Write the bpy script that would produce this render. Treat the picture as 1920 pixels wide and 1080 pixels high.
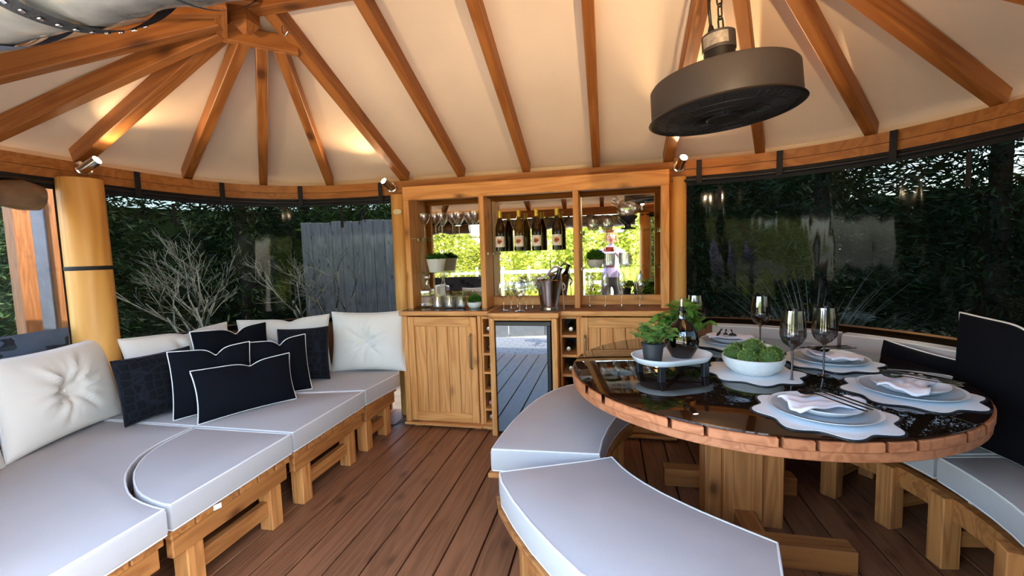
import bpy, bmesh, math, random
import numpy as np
from mathutils import Matrix, Vector
from math import pi, sin, cos, radians, atan2, hypot

for _o in list(bpy.data.objects):
    bpy.data.objects.remove(_o)
random.seed(7)
rng = np.random.default_rng(11)
SC = bpy.context.scene
COL = SC.collection

# ------------------------------------------------------------------ camera
F_PX, YAW, PITCH, ROLL, CAM_H = 815.54, -0.21923, 0.081967, 0.030508, 1.36
fwd = Vector((sin(YAW) * cos(PITCH), cos(YAW) * cos(PITCH), -sin(PITCH)))
rgt = Vector((cos(YAW), -sin(YAW), 0))
dwn = fwd.cross(rgt)
r2 = cos(ROLL) * rgt + sin(ROLL) * dwn
d2 = -sin(ROLL) * rgt + cos(ROLL) * dwn
cam_d = bpy.data.cameras.new('camera')
cam_d.sensor_width = 36.0
cam_d.lens = F_PX / 1920 * 36.0
cam_d.clip_start = 0.02
cam = bpy.data.objects.new('camera', cam_d)
COL.objects.link(cam)
cam.matrix_world = Matrix(((r2.x, -d2.x, -fwd.x, 0), (r2.y, -d2.y, -fwd.y, 0), (r2.z, -d2.z, -fwd.z, CAM_H), (0, 0, 0, 1)))
SC.camera = cam

# ------------------------------------------------------------------ sky, sun, exposure
SUN_EL, SUN_AZ = radians(52), radians(14)       # azimuth from +x towards +y
wd = bpy.data.worlds.new('sky')
SC.world = wd
wd.use_nodes = True
wn = wd.node_tree
wn.nodes.clear()
sky = wn.nodes.new('ShaderNodeTexSky')
sky.sky_type = 'NISHITA'
sky.sun_disc = False
sky.sun_elevation = SUN_EL
sky.sun_rotation = pi / 2 - SUN_AZ
sky.air_density = 1.0
sky.dust_density = 1.5
bg = wn.nodes.new('ShaderNodeBackground')
bg.inputs[1].default_value = 1.5
wo = wn.nodes.new('ShaderNodeOutputWorld')
wn.links.new(sky.outputs[0], bg.inputs[0])
wn.links.new(bg.outputs[0], wo.inputs[0])
sl = bpy.data.lights.new('sun', 'SUN')
sl.energy = 9.0
sl.angle = radians(0.6)
sl.color = (1, 0.93, 0.82)
so = bpy.data.objects.new('sun', sl)
COL.objects.link(so)
sd = Vector((cos(SUN_EL) * cos(SUN_AZ), cos(SUN_EL) * sin(SUN_AZ), sin(SUN_EL)))
so.rotation_euler = sd.to_track_quat('Z', 'Y').to_euler()
so.location = (6, 6, 9)
SC.view_settings.view_transform = 'Standard'
SC.view_settings.look = 'None'
SC.view_settings.gamma = 1.0
SC.view_settings.use_curve_mapping = False
SC.view_settings.exposure = 1.2
SPOT_W = 18.0


# ------------------------------------------------------------------ materials
def lin(h):
    h = h.lstrip('#')
    v = [int(h[i:i + 2], 16) / 255 for i in (0, 2, 4)]
    return tuple((x / 12.92 if x <= .04045 else ((x + .055) / 1.055) ** 2.4) for x in v) + (1.0,)


class NT:
    def __init__(s, name):
        s.m = bpy.data.materials.new(name)
        s.m.use_nodes = True
        s.t = s.m.node_tree
        s.t.nodes.clear()
        s.out = s.n('OutputMaterial')

    def n(s, typ, **kw):
        nd = s.t.nodes.new('ShaderNode' + typ)
        for k, v in kw.items():
            if k.startswith('i_'):
                key = k[2:]
                key = int(key) if key.isdigit() else key.replace('_', ' ')
                nd.inputs[key].default_value = v
            else:
                setattr(nd, k, v)
        return nd

    def l(s, a, b):
        s.t.links.new(a, b)

    def ramp(s, fac, stops):
        r = s.n('ValToRGB')
        el = r.color_ramp.elements
        el[0].position, el[0].color = stops[0]
        el[1].position, el[1].color = stops[-1]
        for p, c in stops[1:-1]:
            e = el.new(p)
            e.color = c
        s.l(fac, r.inputs[0])
        return r


def simple(name, col, rough=.5, metal=0., spec=.5, noise=0., nscale=20., bump=0., bscale=60., sheen=0.):
    t = NT(name)
    p = t.n('BsdfPrincipled', i_Roughness=rough, i_Metallic=metal)
    p.inputs['Specular IOR Level'].default_value = spec
    if sheen:
        p.inputs['Sheen Weight'].default_value = sheen
    c = lin(col) if isinstance(col, str) else col
    p.inputs['Base Color'].default_value = c
    tc = t.n('TexCoord')
    if noise:
        nz = t.n('TexNoise', i_Scale=nscale, i_Detail=4.)
        t.l(tc.outputs['Object'], nz.inputs['Vector'])
        lo = tuple(x * (1 - noise) for x in c[:3]) + (1,)
        hi = tuple(min(1, x * (1 + noise)) for x in c[:3]) + (1,)
        r = t.ramp(nz.outputs[0], [(.3, lo), (.7, hi)])
        t.l(r.outputs[0], p.inputs['Base Color'])
    if bump:
        nb = t.n('TexNoise', i_Scale=bscale, i_Detail=3.)
        t.l(tc.outputs['Object'], nb.inputs['Vector'])
        b = t.n('Bump', i_Strength=bump, i_Distance=.01)
        t.l(nb.outputs[0], b.inputs['Height'])
        t.l(b.outputs[0], p.inputs['Normal'])
    t.l(p.outputs[0], t.out.inputs[0])
    return t.m


def wood(name, base, dark, rough=.5, var=.18, knots=True, axis=0, gs=1.0, spec=.4, dustc=None):
    """grain runs along local `axis`; every object gets its own offset and tone"""
    t = NT(name)
    p = t.n('BsdfPrincipled', i_Roughness=rough)
    p.inputs['Specular IOR Level'].default_value = spec
    tc = t.n('TexCoord')
    oi = t.n('ObjectInfo')
    off = t.n('VectorMath', operation='SCALE')
    cmb = t.n('CombineXYZ')
    for i, k in enumerate((17.3, 31.7, 23.1)):
        mu = t.n('Math', operation='MULTIPLY')
        mu.inputs[1].default_value = k
        t.l(oi.outputs['Random'], mu.inputs[0])
        t.l(mu.outputs[0], cmb.inputs[i])
    ad = t.n('VectorMath', operation='ADD')
    t.l(tc.outputs['Object'], ad.inputs[0])
    t.l(cmb.outputs[0], ad.inputs[1])
    mp = t.n('Mapping')
    s = [14 * gs] * 3
    s[axis] = 1.1 * gs
    mp.inputs['Scale'].default_value = s
    t.l(ad.outputs[0], mp.inputs[0])
    n1 = t.n('TexNoise', i_Scale=1.0, i_Detail=2., i_Distortion=.6)
    t.l(mp.outputs[0], n1.inputs['Vector'])
    # rings: sine of the stretched noise field
    m1 = t.n('Math', operation='MULTIPLY')
    m1.inputs[1].default_value = 38.0
    t.l(n1.outputs[0], m1.inputs[0])
    m2 = t.n('Math', operation='SINE')
    t.l(m1.outputs[0], m2.inputs[0])
    m3 = t.n('MapRange')
    m3.inputs[1].default_value = -1
    m3.inputs[2].default_value = 1
    t.l(m2.outputs[0], m3.inputs[0])
    n2 = t.n('TexNoise', i_Scale=6.0, i_Detail=5.)
    t.l(mp.outputs[0], n2.inputs['Vector'])
    mx = t.n('Math', operation='MULTIPLY_ADD')
    mx.inputs[1].default_value = .55
    t.l(m3.outputs[0], mx.inputs[0])
    hf = t.n('Math', operation='MULTIPLY')
    hf.inputs[1].default_value = .5
    t.l(n2.outputs[0], hf.inputs[0])
    t.l(hf.outputs[0], mx.inputs[2])
    b, d = lin(base), lin(dark)
    mid = tuple((x * .6 + y * .4) for x, y in zip(b[:3], d[:3])) + (1,)
    r = t.ramp(mx.outputs[0], [(.05, d), (.5, mid), (.95, b)])
    col = r.outputs[0]
    if knots:
        mk = t.n('Mapping')
        sk = [8.0 * gs] * 3
        sk[axis] = 4.2 * gs
        mk.inputs['Scale'].default_value = sk
        t.l(ad.outputs[0], mk.inputs[0])
        vo = t.n('TexVoronoi', i_Scale=1.0)
        t.l(mk.outputs[0], vo.inputs['Vector'])
        rk = t.ramp(vo.outputs['Distance'], [(.06, (.9, .9, .9, 1)), (.13, (.4, .4, .4, 1)), (.22, (0, 0, 0, 1))])
        mk2 = t.n('Mix', data_type='RGBA')
        t.l(rk.outputs[0], mk2.inputs[0])
        t.l(col, mk2.inputs[6])
        mk2.inputs[7].default_value = tuple(x * .35 for x in d[:3]) + (1,)
        col = mk2.outputs[2]
    hs = t.n('HueSaturation')
    vr = t.n('MapRange')
    vr.inputs[3].default_value = 1 - var
    vr.inputs[4].default_value = 1 + var
    t.l(oi.outputs['Random'], vr.inputs[0])
    t.l(vr.outputs[0], hs.inputs['Value'])
    t.l(col, hs.inputs['Color'])
    t.l(hs.outputs[0], p.inputs['Base Color'])
    bu = t.n('Bump', i_Strength=.25, i_Distance=.004)
    t.l(mx.outputs[0], bu.inputs['Height'])
    t.l(bu.outputs[0], p.inputs['Normal'])
    t.l(p.outputs[0], t.out.inputs[0])
    return t.m


def thin_glass(name, tint, rough=.0, refl=1.0, ior=1.5, extra=0.0, edge=None):
    """sheet glass / film: tinted straight-through light plus a fresnel reflection"""
    t = NT(name)
    tr = t.n('BsdfTransparent')
    tr.inputs[0].default_value = tint + (1,) if len(tint) == 3 else tint
    gl = t.n('BsdfGlossy', i_Roughness=rough)
    gl.inputs[0].default_value = (refl, refl, refl, 1)
    f0 = ((ior - 1) / (ior + 1)) ** 2 + extra
    lw = t.n('LayerWeight', i_Blend=.5)
    pw = t.n('Math', operation='POWER')
    pw.inputs[1].default_value = 4.0
    t.l(lw.outputs['Facing'], pw.inputs[0])
    ma = t.n('Math', operation='MULTIPLY_ADD')
    ma.inputs[1].default_value = .85 - f0
    ma.inputs[2].default_value = f0
    t.l(pw.outputs[0], ma.inputs[0])
    fac = ma.outputs[0]
    if edge is not None:
        p2 = t.n('Math', operation='POWER')
        p2.inputs[1].default_value = 2.2
        t.l(lw.outputs['Facing'], p2.inputs[0])
        em = t.n('Mix', data_type='RGBA')
        em.inputs[6].default_value = tuple(tint) + (1,)
        em.inputs[7].default_value = (edge, edge, edge, 1)
        t.l(p2.outputs[0], em.inputs[0])
        t.l(em.outputs[2], tr.inputs[0])
    mx = t.n('MixShader')
    t.l(fac, mx.inputs[0])
    t.l(tr.outputs[0], mx.inputs[1])
    t.l(gl.outputs[0], mx.inputs[2])
    t.l(mx.outputs[0], t.out.inputs[0])
    return t.m


def leafmat(name, c1, c2, trans=.4, rough=.5):
    t = NT(name)
    d = t.n('BsdfPrincipled', i_Roughness=rough)
    d.inputs['Specular IOR Level'].default_value = .35
    g = t.n('NewGeometry')
    r = t.ramp(g.outputs['Random Per Island'], [(0, lin(c1)), (1, lin(c2))])
    t.l(r.outputs[0], d.inputs['Base Color'])
    tl = t.n('BsdfTranslucent')
    t.l(r.outputs[0], tl.inputs[0])
    mx = t.n('MixShader')
    mx.inputs[0].default_value = trans
    t.l(d.outputs[0], mx.inputs[1])
    t.l(tl.outputs[0], mx.inputs[2])
    t.l(mx.outputs[0], t.out.inputs[0])
    return t.m


def emis(name, col, s):
    t = NT(name)
    e = t.n('Emission', i_Strength=s)
    e.inputs[0].default_value = lin(col)
    t.l(e.outputs[0], t.out.inputs[0])
    return t.m


def velvet(name):
    t = NT(name)
    p = t.n('BsdfPrincipled', i_Roughness=.85)
    p.inputs['Sheen Weight'].default_value = .12
    p.inputs['Specular IOR Level'].default_value = .2
    p.inputs['Sheen Roughness'].default_value = .4
    tc = t.n('TexCoord')
    v = t.n('TexVoronoi', feature='DISTANCE_TO_EDGE', i_Scale=22., i_Randomness=.35)
    t.l(tc.outputs['Object'], v.inputs['Vector'])
    r = t.ramp(v.outputs['Distance'], [(.02, lin('#14171f')), (.12, lin('#06070b'))])
    t.l(r.outputs[0], p.inputs['Base Color'])
    b = t.n('Bump', i_Strength=.9, i_Distance=.01)
    t.l(v.outputs['Distance'], b.inputs['Height'])
    t.l(b.outputs[0], p.inputs['Normal'])
    t.l(p.outputs[0], t.out.inputs[0])
    return t.m


def label_print(name):
    """cream wine label with an orange and brown printed motif"""
    t = NT(name)
    p = t.n('BsdfPrincipled', i_Roughness=.6)
    tc = t.n('TexCoord')
    sx = t.n('SeparateXYZ')
    t.l(tc.outputs['Object'], sx.inputs[0])
    n = t.n('TexNoise', i_Scale=55., i_Detail=2.)
    t.l(tc.outputs['Object'], n.inputs['Vector'])
    # distance from motif centre (x=0, z=.1)
    zz = t.n('Math', operation='SUBTRACT')
    zz.inputs[1].default_value = .078
    t.l(sx.outputs[2], zz.inputs[0])
    cx = t.n('CombineXYZ')
    t.l(sx.outputs[0], cx.inputs[0])
    t.l(zz.outputs[0], cx.inputs[1])
    ln = t.n('VectorMath', operation='LENGTH')
    t.l(cx.outputs[0], ln.inputs[0])
    md = t.n('MapRange')
    md.inputs[1].default_value = .012
    md.inputs[2].default_value = .034
    md.inputs[3].default_value = .62
    md.inputs[4].default_value = 0.
    t.l(ln.outputs['Value'], md.inputs[0])
    mu = t.n('Math', operation='MULTIPLY')
    t.l(md.outputs[0], mu.inputs[0])
    t.l(n.outputs[0], mu.inputs[1])
    r = t.ramp(mu.outputs[0], [(.16, lin('#e6dccf')), (.2, lin('#d98a4c')), (.27, lin('#b8552e')), (.34, lin('#5c3020'))])
    t.l(r.outputs[0], p.inputs['Base Color'])
    t.l(p.outputs[0], t.out.inputs[0])
    return t.m


M = {}
M['rafter'] = wood('wood_rafter', '#a5672f', '#84491a', .5, .1, gs=.55)
M['rail'] = wood('wood_rail', '#b57638', '#955a26', .5, .08, knots=False, gs=.5)
M['post'] = wood('wood_post', '#e0a758', '#c88a3f', .45, .05, axis=2, gs=.35, knots=False)
M['pine'] = wood('wood_pine', '#e2a15c', '#bd7838', .5, .06, axis=2, gs=.8)
M['pine_x'] = wood('wood_pine_x', '#e2a15c', '#bd7838', .5, .06, axis=0, gs=.8)
M['deck'] = wood('wood_deck', '#94613f', '#6e452a', .42, .12, axis=1, gs=.8, spec=.5)
M['bench'] = wood('wood_bench', '#b5763c', '#864d22', .5, .1, axis=0, gs=.8)
M['table'] = wood('wood_table', '#c27d52', '#9c5c38', .5, .08, axis=1, gs=.7, knots=False)
M['leg'] = wood('wood_leg', '#cd8849', '#9d612e', .5, .08, axis=2, gs=.8)
M['dado'] = wood('wood_dado', '#8d5a30', '#6d4220', .6, .1, axis=2)
M['lining'] = simple('lining', '#ecd2b2', .85, noise=.03, nscale=3, bump=.05, bscale=8)
M['thatch'] = simple('thatch', '#6b5a45', .9, noise=.3, nscale=30)
M['seat'] = simple('seat_fabric', '#b3ada6', .85, noise=.02, nscale=5, bump=.1, bscale=350)
M['cream'] = simple('cream_fabric', '#dcd5c8', .8, noise=.03, nscale=5, bump=.12, bscale=350, sheen=.1)
M['cream_pipe'] = simple('cream_piping', '#dcd7ce', .8)
M['navy'] = simple('navy_fabric', '#070910', .9, spec=.15, bump=.15, bscale=400)
M['white_pipe'] = simple('white_piping', '#dedbd4', .7)
M['velvet'] = velvet('velvet')
M['black'] = simple('black_webbing', '#0c0d0f', .7, bump=.2, bscale=300)
M['blackpl'] = simple('black_plastic', '#15161a', .45)
M['screen'] = thin_glass('tinted_screen', (.07, .075, .07), rough=.07, refl=.45, ior=1.3)
M['pvc'] = thin_glass('clear_pvc', (.5, .5, .48), rough=.05, ior=1.45)
M['pvcroll'] = simple('rolled_pvc', '#77746c', .2, spec=.8, noise=.55, nscale=9, bump=.6, bscale=10)
M['tanroll'] = simple('tan_rolled_cover', '#6b5540', .3, spec=.7, noise=.4, nscale=9, bump=.5, bscale=14)
M['bluegrey'] = simple('bluegrey_canvas', '#475262', .7, noise=.15, nscale=8, bump=.3, bscale=12)
M['chrome'] = simple('chrome', '#c9c4bc', .18, 1.0)
M['steel'] = simple('brushed_steel', '#b5b1aa', .14, 1.0)
M['bulb'] = emis('lamp_lens', '#fff0d0', 22.)
M['mirror'] = simple('mirror', '#d8d3c4', .0, 1.0)
M['darkglass'] = simple('dark_table_glass', '#1d0f08', .015, 0., 1.0)
M['fridgeglass'] = simple('fridge_glass', '#7d8387', .02, 1.0)
M['fridge'] = simple('fridge_black', '#0b0c0e', .35)
M['shelfglass'] = thin_glass('shelf_glass', (.90, .95, .91), ior=1.5)
M['glass'] = thin_glass('clear_glass', (.92, .93, .92), ior=1.5, extra=.15, edge=.2)
M['smoke'] = thin_glass('smoked_glass', (.34, .34, .35), rough=.03, ior=1.7, extra=.06)
M['heater'] = simple('heater_grey', '#3b3634', .5)
M['grille'] = simple('grille_black', '#191817', .4)
M['heatin'] = simple('heater_reflector', '#ece8e0', .4, .1)
M['white'] = simple('white_glaze', '#dfe6ea', .25)
M['grey_plate'] = simple('pale_grey_glaze', '#b6bec4', .2)
M['mat'] = simple('mat_white', '#dfe7ec', .55)
M['matedge'] = simple('mat_black_edge', '#101418', .5)
M['napkin'] = simple('napkin', '#e6e6ee', .8, bump=.1, bscale=200)
M['cutlery'] = simple('black_steel', '#5f5145', .2, 1.0)
M['stonebowl'] = simple('stone_bowl', '#d3d6d4', .6, noise=.06, nscale=40)
M['moss'] = leafmat('moss', '#55762c', '#a3bf66', .3, .8)
M['mossin'] = simple('moss_inner', '#3c5422', .9)
M['herb'] = leafmat('herb_leaf', '#4f8238', '#86b35e', .35, .45)
M['basil'] = leafmat('basil_leaf', '#3f7a2a', '#7fae4a', .35, .4)
M['fine'] = leafmat('grass_tuft', '#1f4a12', '#4d8a2c', .3, .5)
M['stem'] = simple('stem', '#5f7a3a', .6)
M['soil'] = simple('soil', '#2a1f18', .9)
M['darkpot'] = simple('dark_pot', '#2b2e33', .5)
M['whitepot'] = simple('white_pot', '#d5d5cf', .45)
M['greypot'] = simple('grey_stone_pot', '#b4b2ac', .7, noise=.12, nscale=60)
M['bottle'] = thin_glass('dark_bottle_glass', (.10, .07, .05), rough=.0, ior=1.6, extra=.03)
M['wine'] = thin_glass('olive_wine_glass', (.42, .34, .05), rough=.0, ior=1.55, extra=.03)
M['winefill'] = simple('red_brown_wine', '#3a1d10', .1)
M['winegold'] = simple('golden_wine', '#c2a51c', .1)
M['foil'] = simple('yellow_foil', '#d3b42a', .35, .2)
M['label'] = label_print('wine_label')
M['bottledk'] = simple('bottle_dark', '#0a0b0a', .12)
M['capsules'] = simple('capsule_silver', '#b9b4ac', .3, .8)
M['capsulew'] = simple('capsule_rose', '#c2758a', .4)
M['shed'] = wood('shed_board', '#b0a79f', '#8a817a', .8, .12, axis=2)
M['needle'] = leafmat('needle', '#1d2c18', '#41592c', .25, .6)
M['needle2'] = leafmat('needle_light', '#3b5526', '#7d964f', .35, .6)
M['bark'] = simple('bark', '#4b4036', .9, noise=.3, nscale=12, bump=.6, bscale=20)
M['twig'] = simple('pale_twig', '#8f8c7c', .8)
M['grassy'] = leafmat('garden_blade', '#a3b83c', '#d8dd72', .5, .5)
M['shrub'] = leafmat('garden_shrub', '#8f9f35', '#d6d868', .45, .5)
M['ground'] = simple('forest_ground', '#3d3326', .95, noise=.3, nscale=6)
M['gravel'] = simple('garden_gravel', '#c9bda6', .9, noise=.2, nscale=40)
M['paver'] = simple('paver', '#8a8784', .75, noise=.15, nscale=10, bump=.2, bscale=30)
M['kerb'] = simple('kerb_stone', '#85888c', .8, noise=.12, nscale=9)
M['under'] = simple('subfloor', '#120d0a', .95)
M['picket'] = simple('picket_white', '#d9d5ca', .7)
M['terracotta'] = simple('terracotta', '#b8734a', .8)
M['skin'] = simple('skin', '#c89478', .55)
M['lav'] = simple('lavender_cotton', '#b3abd6', .8)
M['trouser'] = simple('dark_trouser', '#2c2d33', .8)
M['hair'] = simple('blond_hair', '#dcc389', .6, noise=.25, nscale=40)
M['phone'] = simple('red_phone_case', '#8d2f2a', .4)
M['brass'] = simple('bronze_handle', '#94795a', .35, .7)
M['ivory'] = simple('ivory_plastic', '#dccfa0', .4)
M['cork'] = simple('cork', '#b98f62', .8)
M['cable'] = simple('cable_black', '#141312', .5)
M['tagw'] = simple('care_label', '#e8e8e4', .7)
M['sticker'] = simple('foil_sticker', '#a39a8e', .35, .4, noise=.3, nscale=60)

# ------------------------------------------------------------------ geometry helpers
WM = {}
ID = Matrix.Identity(4)


def me_from(name, V, Fc, mat=None, smooth=False, angle=None):
    me = bpy.data.meshes.new(name)
    me.from_pydata([tuple(v) for v in V], [], [tuple(f) for f in Fc])
    if mat is not None:
        me.materials.append(M[mat] if isinstance(mat, str) else mat)
    if smooth:
        me.polygons.foreach_set('use_smooth', [True] * len(me.polygons))
        if angle:
            me.set_sharp_from_angle(angle=radians(angle))
    me.update()
    return me


def put(name, me, parent=None, W=ID):
    o = bpy.data.objects.new(name, me)
    COL.objects.link(o)
    WM[o] = W.copy()
    if parent is not None:
        o.parent = parent
        o.matrix_basis = WM[parent].inverted() @ W
    else:
        o.matrix_basis = W
    return o


def tag(o, label=None, cat=None, group=None, kind=None):
    if label:
        o['label'] = label
    if cat:
        o['category'] = cat
    if group:
        o['group'] = group
    if kind:
        o['kind'] = kind
    return o


def thing(name, label, cat, loc=(0, 0, 0), rz=0., group=None, kind=None):
    o = put(name, None, None, Matrix.Translation(loc) @ Matrix.Rotation(rz, 4, 'Z'))
    return tag(o, label, cat, group, kind)


def clone(root, W, label=None, group=None):
    def rec(o, parent, Wn):
        c = o.copy()
        COL.objects.link(c)
        c.parent = parent
        WM[c] = Wn
        c.matrix_basis = Wn if parent is None else WM[parent].inverted() @ Wn
        for ch in [x for x in list(WM) if x.parent is o]:
            rec(ch, c, Wn @ (WM[o].inverted() @ WM[ch]))
        return c
    r = rec(root, None, W)
    if label:
        r['label'] = label
    if group:
        r['group'] = group
    return r


_bc = {}


def box_me(sx, sy, sz, mat, b=.004):
    key = (round(sx, 3), round(sy, 3), round(sz, 3), mat, b)
    if key in _bc:
        return _bc[key]
    bm = bmesh.new()
    bmesh.ops.create_cube(bm, size=1)
    bmesh.ops.scale(bm, vec=(sx, sy, sz), verts=bm.verts)
    b2 = min(b, .3 * min(sx, sy, sz))
    if b2 > 0:
        bmesh.ops.bevel(bm, geom=list(bm.edges), offset=b2, segments=1, affect='EDGES')
    me = bpy.data.meshes.new('box')
    bm.to_mesh(me)
    bm.free()
    me.materials.append(M[mat])
    _bc[key] = me
    return me


def box(name, lo, hi, mat, parent=None, b=.004):
    lo, hi = Vector(lo), Vector(hi)
    s = hi - lo
    return put(name, box_me(s.x, s.y, s.z, mat, b), parent, Matrix.Translation((lo + hi) / 2))


def beam(name, p0, p1, w, h, mat, parent=None, up=(0, 0, 1), b=.004):
    p0, p1 = Vector(p0), Vector(p1)
    x = (p1 - p0)
    L = x.length
    x.normalize()
    y = Vector(up).cross(x).normalized()
    z = x.cross(y)
    W = Matrix(((x.x, y.x, z.x, 0), (x.y, y.y, z.y, 0), (x.z, y.z, z.z, 0), (0, 0, 0, 1)))
    W.translation = (p0 + p1) / 2
    return put(name, box_me(L, w, h, mat, b), parent, W)


def lathe_me(prof, mat, n=24, smooth=True, angle=40, flute=0, fdepth=0.0, frange=None):
    V, Fc = [], []
    for r, z in prof:
        for k in range(n):
            a = 2 * pi * k / n
            rr = r
            if flute and (frange is None or frange[0] <= z <= frange[1]):
                rr = r * (1 + fdepth * cos(flute * a))
            V.append((rr * cos(a), rr * sin(a), z))
    for i in range(len(prof) - 1):
        for k in range(n):
            k2 = (k + 1) % n
            Fc.append((i * n + k, i * n + k2, (i + 1) * n + k2, (i + 1) * n + k))
    if prof[0][0] > 1e-4:
        Fc.append(tuple(range(n))[::-1])
    if prof[-1][0] > 1e-4 and not (flute and False):
        if prof[-1][0] > .0001 and prof[-1] is not None and len(prof) > 1 and not getattr(lathe_me, 'open', False):
            Fc.append(tuple((len(prof) - 1) * n + k for k in range(n)))
    return me_from('lathe', V, Fc, mat, smooth, angle)


def lathe_open(prof, mat, n=24, **kw):
    lathe_me.open = True
    m = lathe_me(prof, mat, n, **kw)
    lathe_me.open = False
    return m


def tube_VF(P, r, n=8, closed=False, r_fn=None, base=0):
    P = [Vector(p) for p in P]
    N = len(P)
    V, Fc = [], []
    prev = None
    for i, p in enumerate(P):
        a = P[(i - 1) % N] if (closed or i > 0) else p
        b = P[(i + 1) % N] if (closed or i < N - 1) else p
        t = (b - a)
        if t.length < 1e-9:
            t = Vector((0, 0, 1))
        t.normalize()
        if prev is None:
            ref = Vector((0, 0, 1)) if abs(t.z) < .9 else Vector((1, 0, 0))
            u = ref.cross(t).normalized()
        else:
            u = (prev - t * prev.dot(t))
            if u.length < 1e-6:
                u = Vector((1, 0, 0)).cross(t)
            u.normalize()
        prev = u
        v = t.cross(u)
        rr = r_fn(i / max(1, N - 1)) if r_fn else r
        for k in range(n):
            an = 2 * pi * k / n
            V.append(p + (u * cos(an) + v * sin(an)) * rr)
    for i in range(N if closed else N - 1):
        j = (i + 1) % N
        for k in range(n):
            k2 = (k + 1) % n
            Fc.append((base + i * n + k, base + i * n + k2, base + j * n + k2, base + j * n + k))
    if not closed:
        Fc.append(tuple(base + k for k in range(n))[::-1])
        Fc.append(tuple(base + (N - 1) * n + k for k in range(n)))
    return V, Fc


def tube(name, P, r, mat, parent=None, n=8, closed=False, r_fn=None, W=ID):
    V, Fc = tube_VF(P, r, n, closed, r_fn)
    return put(name, me_from(name, V, Fc, mat, True, 50), parent, W)


def inset_poly(P, d):
    n = len(P)
    out = []
    area = sum(P[i][0] * P[(i + 1) % n][1] - P[(i + 1) % n][0] * P[i][1] for i in range(n))
    s = 1 if area > 0 else -1
    for i in range(n):
        a, b, c = P[i - 1], P[i], P[(i + 1) % n]
        e1 = Vector((b[0] - a[0], b[1] - a[1])).normalized()
        e2 = Vector((c[0] - b[0], c[1] - b[1])).normalized()
        n1 = Vector((-e1.y, e1.x)) * s
        n2 = Vector((-e2.y, e2.x)) * s
        m = (n1 + n2)
        if m.length < 1e-6:
            m = n1
        m.normalize()
        k = min(2.0, 1 / max(.35, m.dot(n1)))
        out.append((b[0] + m.x * d * k, b[1] + m.y * d * k))
    return out


def resample(P, step, closed=True):
    out = []
    n = len(P)
    for i in range(n if closed else n - 1):
        a, b = Vector(P[i]), Vector(P[(i + 1) % n])
        m = max(1, int((b - a).length / step))
        for k in range(m):
            out.append(tuple(a.lerp(b, k / m)))
    if not closed:
        out.append(tuple(P[-1]))
    return out


def prism_me(P, z0, z1, mat, r=0.0, steps=3, smooth=False, crown=0.0):
    """solid from a plan outline, edges rounded by r"""
    n = len(P)
    V, Fc = [], []
    rings = []
    if r > 0:
        for k in range(steps + 1):
            a = pi / 2 * k / steps
            rings.append((r * (1 - sin(a)), z0 + r * (1 - cos(a))))
        for k in range(steps + 1):
            a = pi / 2 * k / steps
            rings.append((r * (1 - cos(a)), z1 - r * (1 - sin(a))))
    else:
        rings = [(0, z0), (0, z1)]
    if crown:
        rings.append((r + .06, z1 + crown))
    for d, z in rings:
        Q = inset_poly(P, d) if d > 0 else P
        V += [(x, y, z) for x, y in Q]
    for i in range(len(rings) - 1):
        for k in range(n):
            k2 = (k + 1) % n
            Fc.append((i * n + k, i * n + k2, (i + 1) * n + k2, (i + 1) * n + k))
    Fc.append(tuple(range(n))[::-1])
    Fc.append(tuple((len(rings) - 1) * n + k for k in range(n)))
    area = sum(P[i][0] * P[(i + 1) % n][1] - P[(i + 1) % n][0] * P[i][1] for i in range(n))
    if area < 0:
        Fc = [f[::-1] for f in Fc]
    return me_from('prism', V, Fc, mat, smooth or r > 0, 35)


def prism(name, P, z0, z1, mat, parent=None, r=0., **kw):
    return put(name, prism_me(P, z0, z1, mat, r, **kw), parent)


def sweep_rect(name, path, w, h, z, mat, parent=None):
    """beam of rectangular section (w in plan, h high, bottom at z) bent along a plan path"""
    V, Fc = [], []
    n = len(path)
    for i, p in enumerate(path):
        a, b = Vector(path[max(0, i - 1)]), Vector(path[min(n - 1, i + 1)])
        t = (b - a).normalized()
        nn = Vector((-t.y, t.x))
        for s, zz in ((-1, z), (1, z), (1, z + h), (-1, z + h)):
            V.append((p[0] + nn.x * s * w / 2, p[1] + nn.y * s * w / 2, zz))
    for i in range(n - 1):
        for k in range(4):
            k2 = (k + 1) % 4
            Fc.append((i * 4 + k, (i + 1) * 4 + k, (i + 1) * 4 + k2, i * 4 + k2))
    Fc.append((0, 1, 2, 3))
    Fc.append(tuple((n - 1) * 4 + k for k in (3, 2, 1, 0)))
    return put(name, me_from(name, V, Fc, mat), parent)


def quads_mesh(name, V, mat, k=4):
    V = np.asarray(V, dtype=np.float32).reshape(-1, 3)
    nf = len(V) // k
    me = bpy.data.meshes.new(name)
    me.vertices.add(len(V))
    me.vertices.foreach_set('co', V.ravel())
    me.loops.add(len(V))
    me.loops.foreach_set('vertex_index', np.arange(len(V), dtype=np.int32))
    me.polygons.add(nf)
    me.polygons.foreach_set('loop_start', np.arange(0, len(V), k, dtype=np.int32))
    me.materials.append(M[mat])
    me.update(calc_edges=True)
    return me


def rand_unit(n):
    v = rng.normal(size=(n, 3))
    return v / np.linalg.norm(v, axis=1, keepdims=True)


def leaf_quads(C, D, L, Wd):
    """diamond leaves at centres C pointing along D"""
    n = len(C)
    s = np.cross(D, rand_unit(n))
    s /= np.linalg.norm(s, axis=1, keepdims=True) + 1e-9
    L = np.broadcast_to(np.asarray(L, dtype=float), (n,))[:, None]
    Wd = np.broadcast_to(np.asarray(Wd, dtype=float), (n,))[:, None]
    a = C - D * L / 2
    b = C + s * Wd / 2
    c = C + D * L / 2
    d = C - s * Wd / 2
    return np.stack([a, b, c, d], 1).reshape(-1, 3)


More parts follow.
